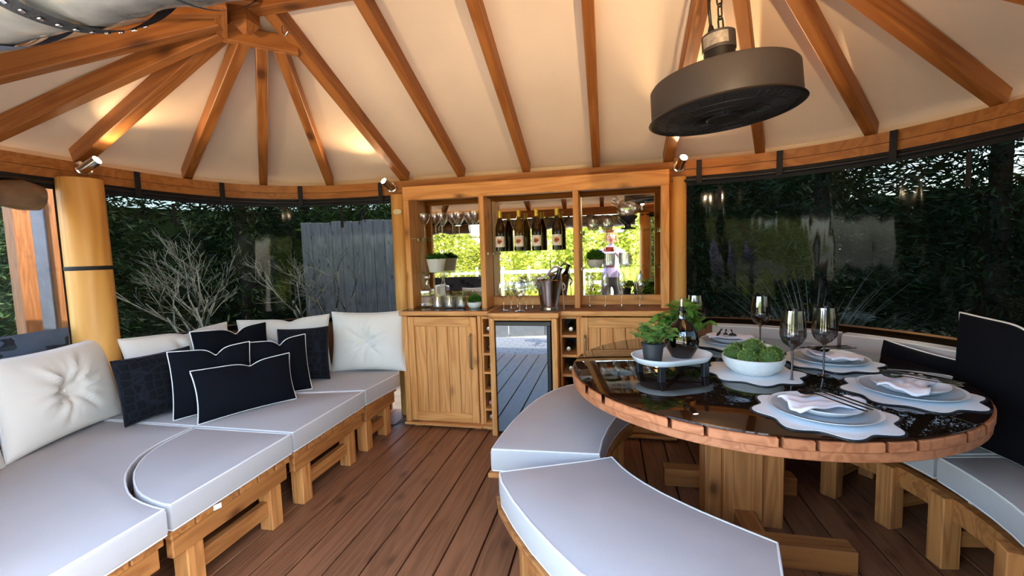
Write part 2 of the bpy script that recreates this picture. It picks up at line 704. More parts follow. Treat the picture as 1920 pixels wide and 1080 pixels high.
# ------------------------------------------------------------------ the plan of the gazebo (a long oval)
CL, CR, YC, RAD = -1.66, .44, 1.95, 1.47


def sup(c, n):
    return math.copysign(abs(c) ** (2 / n), c)


def arc(side, a0, a1, off=0., seg=20):
    """points evenly spaced along the rounded end between two curve angles"""
    dense = []
    cx, n = (CL, 3.2) if side == 'L' else (CR, 2.2)
    if a0 == a1:
        a = radians(a0)
        return [(cx + (RAD + off) * sup(cos(a), n), YC + (RAD + off) * sup(sin(a), n))] * 2
    for k in range(401):
        a = radians(a0 + (a1 - a0) * k / 400)
        dense.append((cx + (RAD + off) * sup(cos(a), n), YC + (RAD + off) * sup(sin(a), n)))
    cum = [0.]
    for p, q in zip(dense[:-1], dense[1:]):
        cum.append(cum[-1] + hypot(q[0] - p[0], q[1] - p[1]))
    out, j = [], 0
    for k in range(seg + 1):
        t = cum[-1] * k / seg
        while j < 399 and cum[j + 1] < t:
            j += 1
        f = (t - cum[j]) / max(1e-9, cum[j + 1] - cum[j])
        out.append((dense[j][0] + (dense[j + 1][0] - dense[j][0]) * f, dense[j][1] + (dense[j + 1][1] - dense[j][1]) * f))
    return out


def near_arc(side, x, y, off=0.):
    """point of the curve nearest to a plan position"""
    P = arc(side, 0, 360, off, 400)
    return min(P, key=lambda p: (p[0] - x) ** 2 + (p[1] - y) ** 2)


def loop(off=0., seg=20):
    return arc('R', -90, 90, off, 2 * seg)[:-1] + [(CR, YC + RAD + off)] + arc('L', 90, 270, off, 2 * seg) 


# ------------------------------------------------------------------ floor
floor = tag(prism('floor', loop(.06), -.12, -.03, 'under'), 'reddish brown timber deck floor of the oval gazebo', 'floor', kind='structure')
edge = loop(.05, 40)


def yspan(x):
    ys = []
    n = len(edge)
    for i in range(n):
        a, b = edge[i], edge[(i + 1) % n]
        if (a[0] - x) * (b[0] - x) < 0:
            t = (x - a[0]) / (b[0] - a[0])
            ys.append(a[1] + t * (b[1] - a[1]))
    return (min(ys), max(ys)) if len(ys) >= 2 else None


PITCHX = .1585
x = -1.538 - PITCHX * 10
while x < 1.95:
    s1, s2 = yspan(x + .01), yspan(x + PITCHX - .012)
    if s1 and s2:
        y0, y1 = max(s1[0], s2[0]), min(s1[1], s2[1])
        if y1 - y0 > .25:
            box('plank', (x + .004, y0, -.03), (x + PITCHX - .004, y1, 0), 'deck', floor, b=.003)
    x += PITCHX

# ------------------------------------------------------------------ roof: lining, ridge, rafters
ZR0, ZR1 = 1.975, 2.60          # underside of the rafters at the rail and at the ridge


def ridge_pt(p):
    return (min(CR, max(CL, p[0])), YC)


lp = loop(.16, 24)
V, Fc = [], []
n = len(lp)
sl_ = (ZR1 - ZR0) / RAD
for p in lp:
    V.append((p[0], p[1], ZR0 + .10 - sl_ * .16))
for p in lp:
    q = ridge_pt(p)
    V.append((p[0] * .5 + q[0] * .5, p[1] * .5 + q[1] * .5, (ZR0 + .10 - sl_ * .16) * .5 + (ZR1 + .11) * .5))
for p in lp:
    q = ridge_pt(p)
    V.append((q[0], q[1], ZR1 + .11))
for i in range(n):
    j = (i + 1) % n
    Fc.append((i, n + i, n + j, j))
    Fc.append((n + i, 2 * n + i, 2 * n + j, n + j))
ceiling = put('ceiling', me_from('ceiling', V, Fc, 'lining', True, 20))
tag(ceiling, 'cream fabric lined tent ceiling between the orange timber rafters', 'ceiling', kind='structure')
V2 = []
lp2 = loop(.24, 24)
for p in lp2:
    V2.append((p[0], p[1], ZR0 + .10 - sl_ * .24 + .05))
for p in lp2:
    q = ridge_pt(p)
    V2.append((q[0], q[1], ZR1 + .3))
F2 = [(i, (i + 1) % n, n + (i + 1) % n, n + i) for i in range(n)]
roof = put('roof', me_from('roof', V2, F2, 'thatch', True, 30))
tag(roof, 'weathered brown outer roof covering of the gazebo', 'roof', kind='structure')


def rafter(p, q, zb, zt, w, h, name='rafter'):
    d = Vector((q[0] - p[0], q[1] - p[1], zt - zb))
    up = d.cross(Vector((-d.y, d.x, 0))).normalized()
    if up.z < 0:
        up = -up
    o = up * h / 2
    return beam(name, Vector((p[0], p[1], zb)) + o, Vector((q[0], q[1], zt)) + o, w, h, 'rafter', ceiling, up=up)


def lerp2(a, b, t):
    return (a[0] + (b[0] - a[0]) * t, a[1] + (b[1] - a[1]) * t)


RB = YC + RAD
for sgn in (1, -1):
    yb = YC + sgn * RAD
    for xx in (CL, CL + .50, CL + 1.04, CL + 1.58, CR):
        hip = xx in (CL, CR)
        rafter((xx, yb + sgn * .02), (xx, YC + sgn * .03), ZR0, ZR1, .07 if hip else .058, .11 if hip else .095)
for side, cx, a0 in (('L', CL, 180), ('R', CR, 0)):
    p = arc(side, a0, a0, .02, 1)[0] if side == 'R' else (-3.13, 2.08)
    rafter(p, (cx + (-.03 if side == 'L' else .03), YC), ZR0, ZR1, .075, .12)
beam('ridge_beam', (CL - .05, YC, ZR1 + .045), (CR + .05, YC, ZR1 + .045), .075, .12, 'rafter', ceiling)


def hipp(side, a, t):
    p = arc(side, a, a, 0, 1)[0]
    c = (CL if side == 'L' else CR, YC)
    q = lerp2(p, c, t)
    return (q[0], q[1], ZR0 + (ZR1 - ZR0) * t + .03)


for side, quads in (('L', ((180, 90), (180, 270))), ('R', ((0, 90), (0, -90)))):
    for a0, a1 in quads:
        t = .83
        A, B = hipp(side, a0, t), hipp(side, a1, t)
        beam('trimmer', A, B, .05, .085, 'rafter', ceiling)
        sy_ = 1 if a1 == 90 else -1
        for k in (1, 2, 3):
            f = ((.27, .5, .73) if side == 'L' else (.03, .2, .59))[k - 1]
            if side == 'L' and sy_ < 0:
                f = (.12, .42, .75)[k - 1]
                tx, ty = ((-3.12, .30), (-3.10, .76), (-2.5, 1.45))[k - 1]
            else:
                tx, ty = (((-3.12, .79), (-2.84, 1.27), (-2.36, 1.56)) if side == 'L' else ((1.82, .62), (1.545, 1.12), (1.025, 1.43)))[k - 1]
            p = near_arc(side, tx, YC + sy_ * ty, .02)
            q = (A[0] + (B[0] - A[0]) * f, A[1] + (B[1] - A[1]) * f)
            rafter(p, q, ZR0, A[2] - .045, .058, .09)
# king post pendants under the two ends of the ridge
for cx in (CL - .10, CR + .10):
    V = []
    s = .045
    for z, k in ((ZR1 + .1, 1), (ZR1 - .06, 1), (ZR1 - .11, .25)):
        V += [(cx + sx * s * k, YC + sy * s * k, z) for sx, sy in ((-1, -1), (1, -1), (1, 1), (-1, 1))]
    Fc = [(0, 3, 2, 1), (8, 9, 10, 11)]
    for i in (0, 1):
        for k in range(4):
            k2 = (k + 1) % 4
            Fc.append((i * 4 + k, i * 4 + k2, (i + 1) * 4 + k2, (i + 1) * 4 + k)[::-1])
    put('king_post', me_from('kp', V, Fc, 'rafter'), ceiling)

lo_, hi_ = loop(.11, 24), loop(.11, 24)
V = [(p[0], p[1], 1.965) for p in lo_] + [(p[0], p[1], ZR0 + .10 - sl_ * .10) for p in hi_]
n_ = len(lo_)
put('eaves_lining', me_from('eaves', V, [(i, (i + 1) % n_, n_ + (i + 1) % n_, n_ + i) for i in range(n_)], 'lining', True, 30), ceiling)

# ------------------------------------------------------------------ wall plate rails (bent timber)
ZP0, ZP1 = 1.865, 1.975


def rail(name, path, label):
    sp = sweep_rect(name, path, .075, ZP1 - ZP0 - .052, ZP0 + .052, 'rail')
    o = tag(sp, label, 'beam', kind='structure')
    sweep_rect('lower_lamination', path, .062, .05, ZP0, 'rail', o)
    return o


rail('trim_1', arc('L', 90, 180), 'curved laminated timber rail above the dark screen behind the sofa')
rail('trim_2', arc('L', 180, 270), 'curved laminated timber rail above the clear window at far left')
rail('trim_3', arc('R', 90, 0), 'curved laminated timber rail above the dark screen behind the table')
rail('trim_4', arc('R', 0, -90), 'curved timber rail on the right near the entrance')
rail('trim_5', [(CL, YC + RAD), (CR, YC + RAD)], 'straight timber rail above the mirrored bar')
rail('trim_6', [(CL, YC - RAD), (CR, YC - RAD)], 'straight timber rail over the open entrance')


# ------------------------------------------------------------------ log posts
def log_post(x, y, r, label, band=False):
    o = put('log_post', lathe_me([(r * 1.02, 0), (r * 1.0, .6), (r * .985, 1.3), (r * .97, ZP0)], 'post', 28), None, Matrix.Translation((x, y, 0)))
    tag(o, label, 'post', kind='structure')
    if band:
        put('strap', lathe_me([(r * 1.0, 1.33), (r * 1.012, 1.332), (r * 1.012, 1.352), (r * 1.0, 1.354)], 'black', 28), o, Matrix.Translation((x, y, 0)))
    return o


log_post(-3.035, 2.0, .108, 'thick round golden log post left of the sofa', True)
log_post(-1.705, 3.40, .066, 'slim golden post at the left end of the bar')
log_post(.50, 3.42, .066, 'slim golden post at the right end of the bar')
log_post(1.84, 1.95, .10, 'round log post at the right end behind the table')
log_post(-1.72, .47, .085, 'round log post left of the entrance')
log_post(.52, .45, .085, 'round log post right of the entrance')

# ------------------------------------------------------------------ dado walls
for nm, path, lb in (('wall_left', arc('L', 93, 180, .03), 'low timber board wall behind the sofa cushions'),
                     ('wall_left_front', arc('L', 180, 266, .03), 'low timber board wall at the front left of the sofa'),
                     ('wall_right', arc('R', 87, 0, .03), 'low timber board wall behind the table bench'),
                     ('wall_right_front', arc('R', 0, -86, .03), 'low timber board wall at the front right')):
    w = tag(sweep_rect(nm, path, .03, .80, .0, 'dado'), lb, 'wall', kind='structure')
    sweep_rect('capping', path, .07, .035, .80, 'rail', w)

# back panel behind the bar so that no light leaks in
wall_back = tag(box('wall_back', (CL - .02, 3.535, 0), (CR + .04, 3.56, 1.87), 'dado'), 'timber board wall behind the mirrored bar', 'wall', kind='structure')


# ------------------------------------------------------------------ windows
def sheet(name, path, z0, z1, mat, parent, th=.004, wave=0.):
    V, Fc = [], []
    n = len(path)
    nz = 6
    for i, p in enumerate(path):
        a, b = Vector(path[max(0, i - 1)]), Vector(path[min(n - 1, i + 1)])
        t = (b - a).normalized()
        nn = Vector((-t.y, t.x))
        for k in range(nz + 1):
            z = z0 + (z1 - z0) * k / nz
            w = wave * sin(i * 1.7 + k * 1.3) * sin(pi * k / nz)
            V.append((p[0] + nn.x * w, p[1] + nn.y * w, z))
    for i in range(n - 1):
        for k in range(nz):
            Fc.append((i * (nz + 1) + k, (i + 1) * (nz + 1) + k, (i + 1) * (nz + 1) + k + 1, i * (nz + 1) + k + 1))
    o = put(name, me_from(name, V, Fc, mat, True), parent)
    return o


def strap_on(path, f, parent, drop=.0, low=False):
    """webbing loop passing over the rail, or a short hanging tie"""
    i = f * (len(path) - 1)
    k = min(int(i), len(path) - 2)
    p = lerp2(path[k], path[k + 1], i - k)
    t = (Vector(path[k + 1]) - Vector(path[k])).normalized()
    nn = Vector((-t.y, t.x))
    c = Vector((CL if p[0] < -.5 else CR, YC))
    if nn.dot(Vector(p) - c) > 0:
        nn = -nn
    ang = atan2(t.y, t.x)
    if low:
        q = Vector(p) + nn * .012
        W = Matrix.Translation((q.x, q.y, drop)) @ Matrix.Rotation(ang, 4, 'Z')
        return put('tie', box_me(.022, .006, .17, 'black', .001), parent, W)
    q = Vector(p) + nn * .045
    W = Matrix.Translation((q.x, q.y, (ZP0 + ZP1) / 2 - .03)) @ Matrix.Rotation(ang, 4, 'Z')
    return put('strap', box_me(.035, .006, ZP1 - ZP0 + .05, 'black', .001), parent, W)


def window(name, side, a0, a1, label, mat, straps, ties):
    path = arc(side, a0, a1, -.02, 56)
    w = thing(name, label, 'window', (path[0][0], path[0][1], .83), kind='structure')
    sheet('pane', path, .80, 1.85, mat, w, wave=.004)
    inner = arc(side, a0, a1, -.026, 56)
    sheet('top_hem', inner, 1.80, 1.885, 'black', w)
    k = 1
    sheet('side_hem', inner[:k + 1], .80, 1.86, 'black', w)
    sheet('side_hem', inner[-k - 1:], .80, 1.86, 'black', w)
    tube('hanging_rod', [(p[0], p[1], 1.835) for p in arc(side, a0, a1, -.04, 28)], .011, 'blackpl', w)
    for f in straps:
        strap_on(path, f, w)
    for f in ties:
        strap_on(path, f, w, 1.70, True)
    return w


window('window_1', 'L', 90.2, 179.8, 'dark tinted roll-down screen behind the sofa', 'screen', (.06, .36, .61, .85), (.22, .75))
window('window_2', 'R', 89.6, .4, 'dark tinted roll-down screen behind the round table', 'screen', (.08, .30, .56, .82), (.14, .70))
w3 = window('window_3', 'L', 180.0, 269.5, 'clear plastic window with blue-grey hem at far left', 'pvc', (.3, .6), ())
sheet('lower_canvas', arc('L', 180.2, 269.5, -.022, 28), .80, 1.0, 'bluegrey', w3, wave=.006)
tube('rolled_cover', [(p[0], p[1], 1.735 + .01 * sin(i * 1.1)) for i, p in enumerate(arc('L', 181.5, 262, -.08, 24))], .075, 'tanroll', w3, n=14,
     r_fn=lambda t: .07 + .012 * sin(t * 40))
w4 = window('window_4', 'R', -.5, -89.5, 'dark tinted roll-down screen at the near right', 'screen', (.3, .6), ())

# rolled entrance blind hanging under the front rail
rb = thing('rolled_blind', 'rolled clear plastic blind with dark zip tied up above the entrance', 'blind', (-.6, .47, 1.68))
V, Fc = [], []
NB, NS = 90, 26
for i in range(NB):
    xx = -1.62 + 2.0 * i / (NB - 1)
    for k in range(NS):
        a = 2 * pi * k / NS
        r = .086 + .003 * sin(3 * a + xx * 9) + .003 * sin(xx * 31 + 2 * a) + .002 * sin(xx * 70 + 5 * a)
        V.append((xx, .47 + r * cos(a), 1.775 + r * sin(a)))
for i in range(NB - 1):
    for k in range(NS):
        k2 = (k + 1) % NS
        Fc.append((i * NS + k, (i + 1) * NS + k, (i + 1) * NS + k2, i * NS + k2))
Fc.append(tuple(range(NS)))
Fc.append(tuple((NB - 1) * NS + k for k in range(NS))[::-1])
put('roll', me_from('roll', V, Fc, 'pvcroll', True, 60), rb)


def helix(x0, x1, turns, r, n=60, ph=0.):
    return [(x0 + (x1 - x0) * k / n, .47 + r * cos(ph + 2 * pi * turns * k / n), 1.775 + r * sin(ph + 2 * pi * turns * k / n)) for k in range(n + 1)]


def ribbon_on_roll(name, x0, x1, wdt, r, mat, ph0=-2.6, ph1=1.2):
    V, Fc = [], []
    n = 40
    for k in range(n + 1):
        a = ph0 + (ph1 - ph0) * k / n
        xx = x0 + (x1 - x0) * k / n
        for s in (-.5, .5):
            V.append((xx + s * wdt, .47 + r * cos(a), 1.775 + r * sin(a)))
    for k in range(n):
        Fc.append((2 * k, 2 * k + 1, 2 * k + 3, 2 * k + 2))
    return put(name, me_from(name, V, Fc, mat, True), rb)


zp = ribbon_on_roll('zip_tape', -.76, -.55, .035, .0955, 'black')
for k in range(26):
    f = (k + .5) / 26
    a = -2.6 + 3.8 * f
    W = Matrix.Translation((-.76 + .21 * f, .47 + .097 * cos(a), 1.775 + .097 * sin(a))) @ Matrix.Rotation(a, 4, 'X')
    put('zip_tooth', box_me(.006, .003, .006, 'steel', .001), zp, W)
ribbon_on_roll('seam', -1.0, -.78, .006, .094, 'black')
ribbon_on_roll('hem_band', -.95, -.74, .05, .0945, 'bluegrey')
ribbon_on_roll('seam', -.55, -.40, .006, .094, 'black')
for xx in (-1.3, -.2, .25):
    tube('tie', [(xx, .47 + .1 * cos(a), 1.775 + .1 * sin(a)) for a in np.linspace(0, 2 * pi, 24, endpoint=False)], .009, 'black', rb, n=6, closed=True)

# ------------------------------------------------------------------ bar: lower cabinets
Y0 = 3.15
WT = .925


def plank_door(name, parent, x0, x1, z0, z1, y, handle_x, nb):
    d = put(name, None, parent, Matrix.Translation((x0, y, z0)))
    st = .055
    box('stile', (x0, y - .022, z0), (x0 + st, y, z1), 'pine', d)
    box('stile', (x1 - st, y - .022, z0), (x1, y, z1), 'pine', d)
    box('rail', (x0 + st, y - .022, z1 - .075), (x1 - st, y, z1), 'pine_x', d)
    box('rail', (x0 + st, y - .022, z0), (x1 - st, y, z0 + .075), 'pine_x', d)
    w = (x1 - x0 - 2 * st) / nb
    for k in range(nb):
        box('board', (x0 + st + k * w + .0015, y - .012, z0 + .07), (x0 + st + (k + 1) * w - .0015, y - .002, z1 - .07), 'pine', d, b=.003)
    h = tube('handle', [(handle_x, y - .022, z1 - .13), (handle_x, y - .05, z1 - .145), (handle_x, y - .05, z1 - .26), (handle_x, y - .05, z1 - .385), (handle_x, y - .022, z1 - .40)], .008, 'brass', d, n=8)
    return d


cab = thing('bar_cabinet', 'golden pine bar cabinet with plank door next to the sofa', 'cabinet', (-1.27, 3.32, 0))
box('side_panel', (-1.60, Y0, .03), (-1.575, 3.5, .885), 'pine', cab)
box('side_panel', (-.985, Y0, .03), (-.955, 3.5, .885), 'pine', cab)
box('back_panel', (-1.575, 3.48, .03), (-.985, 3.5, .885), 'pine', cab)
box('bottom_panel', (-1.575, Y0, .03), (-.985, 3.48, .05), 'pine_x', cab)
box('face_frame', (-1.60, Y0 - .022, .03), (-1.552, Y0, .885), 'pine', cab)
box('plinth_strip', (-1.60, Y0 - .05, .018), (-.956, Y0, .038), 'pine_x', cab)
for fx in (-1.53, -1.03):
    box('foot', (fx, Y0 - .02, 0), (fx + .06, Y0 + .06, .03), 'pine_x', cab)
plank_door('door', cab, -1.549, -.986, .045, .878, Y0, -1.03, 5)

rackL = thing('wine_rack', 'narrow pine wine rack left of the drinks fridge', 'wine rack', (-.91, 3.3, 0))
box('side_panel', (-.952, Y0, .04), (-.938, 3.48, .885), 'pine', rackL)
box('side_panel', (-.877, Y0, .04), (-.862, 3.48, .885), 'pine', rackL)
box('back_panel', (-.938, 3.46, .04), (-.877, 3.48, .885), 'blackpl', rackL)
for z in (.04, .152, .298, .442, .588, .734, .87):
    box('shelf', (-.952, Y0 + .002, z - .009), (-.862, 3.46, z + .009), 'pine_x', rackL, b=.002)
box('plinth_strip', (-.954, Y0 - .05, .018), (-.862, Y0, .038), 'pine_x', rackL)
box('foot', (-.93, Y0 - .02, 0), (-.89, Y0 + .06, .03), 'pine_x', rackL)
rackR = thing('wine_rack', 'wider pine wine rack right of the drinks fridge', 'wine rack', (-.28, 3.3, 0))
box('side_panel', (-.352, Y0, .04), (-.338, 3.48, .885), 'pine', rackR)
box('side_panel', (-.232, Y0, .04), (-.206, 3.48, .885), 'pine', rackR)
box('back_panel', (-.338, 3.46, .04), (-.232, 3.48, .885), 'blackpl', rackR)
for z in (.04, .152, .298, .442, .588, .736, .875):
    box('shelf', (-.338, Y0 + .002, z - .01), (-.232, 3.46, z + .01), 'pine_x', rackR, b=.002)

cab2 = thing('bar_cabinet', 'golden pine bar cabinet with plank door behind the round table', 'cabinet', (.12, 3.32, 0))
box('side_panel', (-.206, Y0, .03), (-.19, 3.5, .885), 'pine', cab2)
box('side_panel', (.43, Y0, .03), (.455, 3.5, .885), 'pine', cab2)
box('back_panel', (-.19, 3.48, .03), (.43, 3.5, .885), 'pine', cab2)
box('plinth_strip', (-.204, Y0 - .05, .018), (.455, Y0, .038), 'pine_x', cab2)
box('plinth_strip', (-.352, Y0 - .05, .018), (-.207, Y0, .038), 'pine_x', rackR)
box('foot', (-.31, Y0 - .02, 0), (-.25, Y0 + .06, .03), 'pine_x', rackR)
for fx in (-.15, .36):
    box('foot', (fx, Y0 - .02, 0), (fx + .06, Y0 + .06, .03), 'pine_x', cab2)
plank_door('door', cab2, -.203, .43, .045, .878, Y0, -.168, 6)

# fridge and its housing
hs = thing('fridge_housing', 'pine surround framing the drinks fridge', 'cabinet', (-.6, 3.2, 0))
YF = 3.03
box('side_panel', (-.858, YF, 0), (-.818, 3.48, .885), 'pine', hs)
box('side_panel', (-.398, YF, 0), (-.358, 3.48, .885), 'pine', hs)
box('top_rail', (-.818, YF, .868), (-.398, 3.48, .888), 'pine_x', hs)
fr = thing('drinks_fridge', 'black drinks fridge with a mirrored glass door', 'fridge', (-.608, 3.25, 0))
box('body', (-.814, YF + .04, .012), (-.402, 3.46, .862), 'fridge', fr, b=.006)
dr = box('door', (-.814, YF + .005, .03), (-.402, YF + .038, .862), 'fridge', fr, b=.005)
box('glass_panel', (-.808, YF + .001, .04), (-.432, YF + .006, .832), 'fridgeglass', dr, b=.001)
box('pull', (-.43, YF - .004, .04), (-.406, YF + .008, .832), 'blackpl', dr, b=.003)
for fx in (-.79, -.45):
    box('foot', (fx, YF + .08, 0), (fx + .04, YF + .12, .014), 'blackpl', fr)

# worktop, one continuous slab stepping forward over the fridge
wtp = [(-1.61, Y0 - .04), (-.885, Y0 - .04), (-.868, YF - .02), (-.346, YF - .02), (-.34, Y0 - .04), (.46, Y0 - .04), (.46, 3.5), (-1.61, 3.5)]
worktop = put('worktop', prism_me(wtp, .889, WT, 'pine_x', .006, 2))
tag(worktop, 'dark topped pine bar worktop stepping forward over the fridge', 'worktop')
put('glass_inlay', prism_me([(-1.59, Y0 - .02), (-.89, Y0 - .02), (-.89, 3.47), (-1.59, 3.47)], WT, WT + .004, 'darkglass'), worktop)
put('stained_top', prism_me([(-.86, YF - .005), (-.355, YF - .005), (-.335, Y0 - .025), (.45, Y0 - .025), (.45, 3.47), (-.86, 3.47)], WT, WT + .0025, 'dado'), worktop)
WZ = WT + .004

# bar: upper frame with mirrors
up = thing('back_bar', 'pine back bar frame with three mirrored bays', 'shelf unit', (-.6, 3.4, WT))
YU, YM = 3.26, 3.50
ztop = 1.865
box('stile', (-1.60, YU, WT), (-1.553, YU + .04, 1.80), 'pine', up)
box('stile', (.368, YU, WT), (.425, YU + .04, 1.80), 'pine', up)
box('header', (-1.60, YU - .004, 1.796), (.425, YU + .04, 1.905), 'pine_x', up)
for xx in (-.974, -.251):
    box('divider', (xx, YU + .004, WT), (xx + .042, YM - .01, 1.80), 'pine', up)
for x0, x1 in ((-1.60, -1.585), (.405, .425)):
    box('side_panel', (x0, YU + .04, WT), (x1, YM, 1.86), 'pine', up)
box('top_panel', (-1.585, YU + .04, 1.835), (.405, YM, 1.855), 'pine_x', up)
for x0, x1 in ((-1.585, -.974), (-.932, -.251), (-.209, .405)):
    box('sill', (x0, YM - .03, WT), (x1, YM - .004, 1.0), 'pine_x', up)
    mir = box('mirror', (x0 + .002, YM - .003, .99), (x1 - .002, YM + .003, 1.835), 'mirror', up, b=0)
    for xx in (x0 + .02, x1 - .024):
        pass


def glass_shelf(x0, x1, z, label):
    s = thing('glass_shelf', label, 'shelf', ((x0 + x1) / 2, 3.37, z - .006))
    box('pane', (x0 + .006, 3.285, z - .006), (x1 - .006, 3.485, z), 'shelfglass', s, b=.0008)
    for xx, d in ((x0 + .012, 1), (x1 - .012, -1)):
        for yy in (3.30, 3.45):
            put('clip', lathe_me([(.006, 0), (.0085, .002), (.0085, .016), (.005, .018)], 'chrome', 10), s, Matrix.Translation((xx, yy, z - .022)))
    return s


SH = {'L1': 1.497, 'L2': 1.217, 'C': 1.367, 'R1': 1.503, 'R2': 1.228}
glass_shelf(-1.585, -.974, SH['L1'], 'upper glass shelf of the left mirrored bay holding stemmed coupes')
glass_shelf(-1.585, -.974, SH['L2'], 'lower glass shelf of the left mirrored bay holding a white pot')
glass_shelf(-.932, -.251, SH['C'], 'single glass shelf of the middle bay holding the wine bottles')
glass_shelf(-.209, .405, SH['R1'], 'upper glass shelf of the right mirrored bay holding the round decanter')
glass_shelf(-.209, .405, SH['R2'], 'lower glass shelf of the right mirrored bay holding cut tumblers')


# ------------------------------------------------------------------ bar glassware
def two_wall(outer, t=.0012):
    return outer


def coupe_me():
    return lathe_open([(.030, 0), (.030, .002), (.006, .006), (.0038, .02), (.0036, .095), (.006, .105), (.022, .122), (.040, .148), (.047, .172), (.049, .195)], 'glass', 28)


def flute_me():
    return lathe_open([(.033, 0), (.033, .002), (.006, .006), (.0038, .02), (.0036, .085), (.008, .098), (.022, .13), (.0285, .17), (.0275, .21), (.023, .245)], 'glass', 24)


def balloon_me():
    return lathe_open([(.036, 0), (.036, .002), (.006, .006), (.0038, .02), (.0036, .09), (.010, .098), (.035, .115), (.047, .145), (.047, .18), (.041, .215)], 'glass', 24)


def tumbler_me(r=.04, h=.095, fl=14):
    return lathe_open([(r * .86, 0), (r * .9, .004), (r * .95, .02), (r, h * .6), (r, h), (r * .93, h), (r * .9, .018), (.0005, .016)], 'glass', 56, flute=fl, fdepth=.03, frange=(.004, h * .85))


def stemless_me():
    return lathe_open([(.024, 0), (.034, .006), (.044, .03), (.045, .055), (.038, .085), (.0365, .085), (.043, .055), (.041, .03), (.001, .008)], 'glass', 24)


def single(name, me, loc, label, cat, group=None, rz=0., kind=None):
    o = put(name, me, None, Matrix.Translation(loc) @ Matrix.Rotation(rz, 4, 'Z'))
    return tag(o, label, cat, group, kind)


cm = coupe_me()
ords = ['first', 'second', 'third', 'fourth', 'fifth', 'sixth', 'seventh', 'eighth']
for k, (xx, yy) in enumerate(((-1.46, 3.345), (-1.395, 3.42), (-1.31, 3.345), (-1.245, 3.42), (-1.165, 3.345), (-1.10, 3.42), (-1.025, 3.345))):
    single('coupe_glass', cm, (xx, yy, SH['L1']), 'clear stemmed coupe glass, %s from the left on the top left shelf' % ords[k], 'glass', 'coupes on the top left shelf')
fm = flute_me()
for k, xx in enumerate((-.142, -.026, .096, .228)):
    single('champagne_flute', fm, (xx, 3.367, WT + .0025), 'clear champagne flute on the worktop, %s from the left in the right bay' % ords[k], 'glass', 'flutes on the worktop')
bm_ = balloon_me()
for k, (xx, yy) in enumerate(((-.765, 3.13), (-.73, 3.23), (-.70, 3.33), (-.637, 3.10), (-.605, 3.20), (-.575, 3.30))):
    single('wine_glass', bm_, (xx, yy, WT + .0025), 'clear wine glass left of the ice bucket, %s' % ('front of the left row', 'middle of the left row', 'back of the left row', 'front of the right row', 'middle of the right row', 'back of the right row')[k], 'glass', 'clear wine glasses beside the ice bucket')
tm = tumbler_me()
for k, (xx, yy) in enumerate(((-1.345, 3.26), (-1.30, 3.36), (-1.245, 3.26), (-1.20, 3.36), (-1.145, 3.26))):
    single('tumbler', tm, (xx, yy, WZ), 'cut crystal tumbler beside the square decanter, %s from the left' % ords[k], 'glass', 'tumblers on the left worktop')
tm2 = tumbler_me(.044, .10, 12)
single('tumbler', tm2, (.005, 3.36, SH['R2']), 'cut crystal tumbler on the right shelf, next to the bowl plant', 'glass', 'tumblers on the right shelf')
single('tumbler', tm2, (.125, 3.36, SH['R2']), 'cut crystal tumbler on the right shelf, farther from the bowl plant', 'glass', 'tumblers on the right shelf')
sm_ = stemless_me()
single('stemless_glass', sm_, (-.112, 3.36, SH['R1']), 'round stemless glass on the top right shelf, left one', 'glass', 'stemless glasses')
single('stemless_glass', sm_, (-.005, 3.36, SH['R1']), 'round stemless glass on the top right shelf, next to the decanter', 'glass', 'stemless glasses')

# square decanter
dc = thing('decanter', 'square crystal decanter with stopper on the left worktop', 'decanter', (-1.452, 3.32, WZ))
P8 = [(-.045, -.035), (-.035, -.045), (.035, -.045), (.045, -.035), (.045, .035), (.035, .045), (-.035, .045), (-.045, .035)]
put('body', prism_me(P8, 0, .15, 'glass', .012, 3), dc, WM[dc].copy())
put('neck', lathe_open([(.034, .148), (.02, .165), (.014, .18), (.014, .215), (.021, .222)], 'glass', 20), dc, WM[dc].copy())
put('stopper', lathe_me([(.012, .21), (.013, .222), (.024, .232), (.028, .25), (.022, .266), (.004, .272)], 'glass', 12), dc, WM[dc].copy())
# round ship decanter lying on a dark stand
rd = thing('round_decanter', 'round cut glass decanter tilted on a dark cradle', 'decanter', (.149, 3.37, SH['R1']))
W = Matrix.Translation((.149, 3.36, 1.655)) @ Matrix.Rotation(radians(38), 4, 'Y') @ Matrix.Rotation(radians(90), 4, 'X')
bmx = bmesh.new()
bmesh.ops.create_icosphere(bmx, subdivisions=3, radius=.078)
for v in bmx.verts:
    v.co.z *= .62
mm = bpy.data.meshes.new('orb')
bmx.to_mesh(mm)
bmx.free()
mm.materials.append(M['glass'])
put('flask', mm, rd, W)
Wn = Matrix.Translation((.149, 3.36, 1.655)) @ Matrix.Rotation(radians(-52), 4, 'Y')
put('neck', lathe_open([(.022, .07), (.014, .082), (.014, .10), (.019, .104)], 'glass', 16), rd, Wn)
put('stopper', lathe_me([(.012, .098), (.013, .106), (.021, .114), (.024, .128), (.018, .142), (.003, .147)], 'glass', 12), rd, Wn)
put('cradle', lathe_me([(.055, 0), (.058, .004), (.05, .01), (.02, .018), (.016, .04), (.03, .055), (.062, .082), (.068, .098), (.058, .095), (.028, .066), (.001, .055)], 'blackpl', 28), rd, Matrix.Translation((.149, 3.37, SH['R1'])))


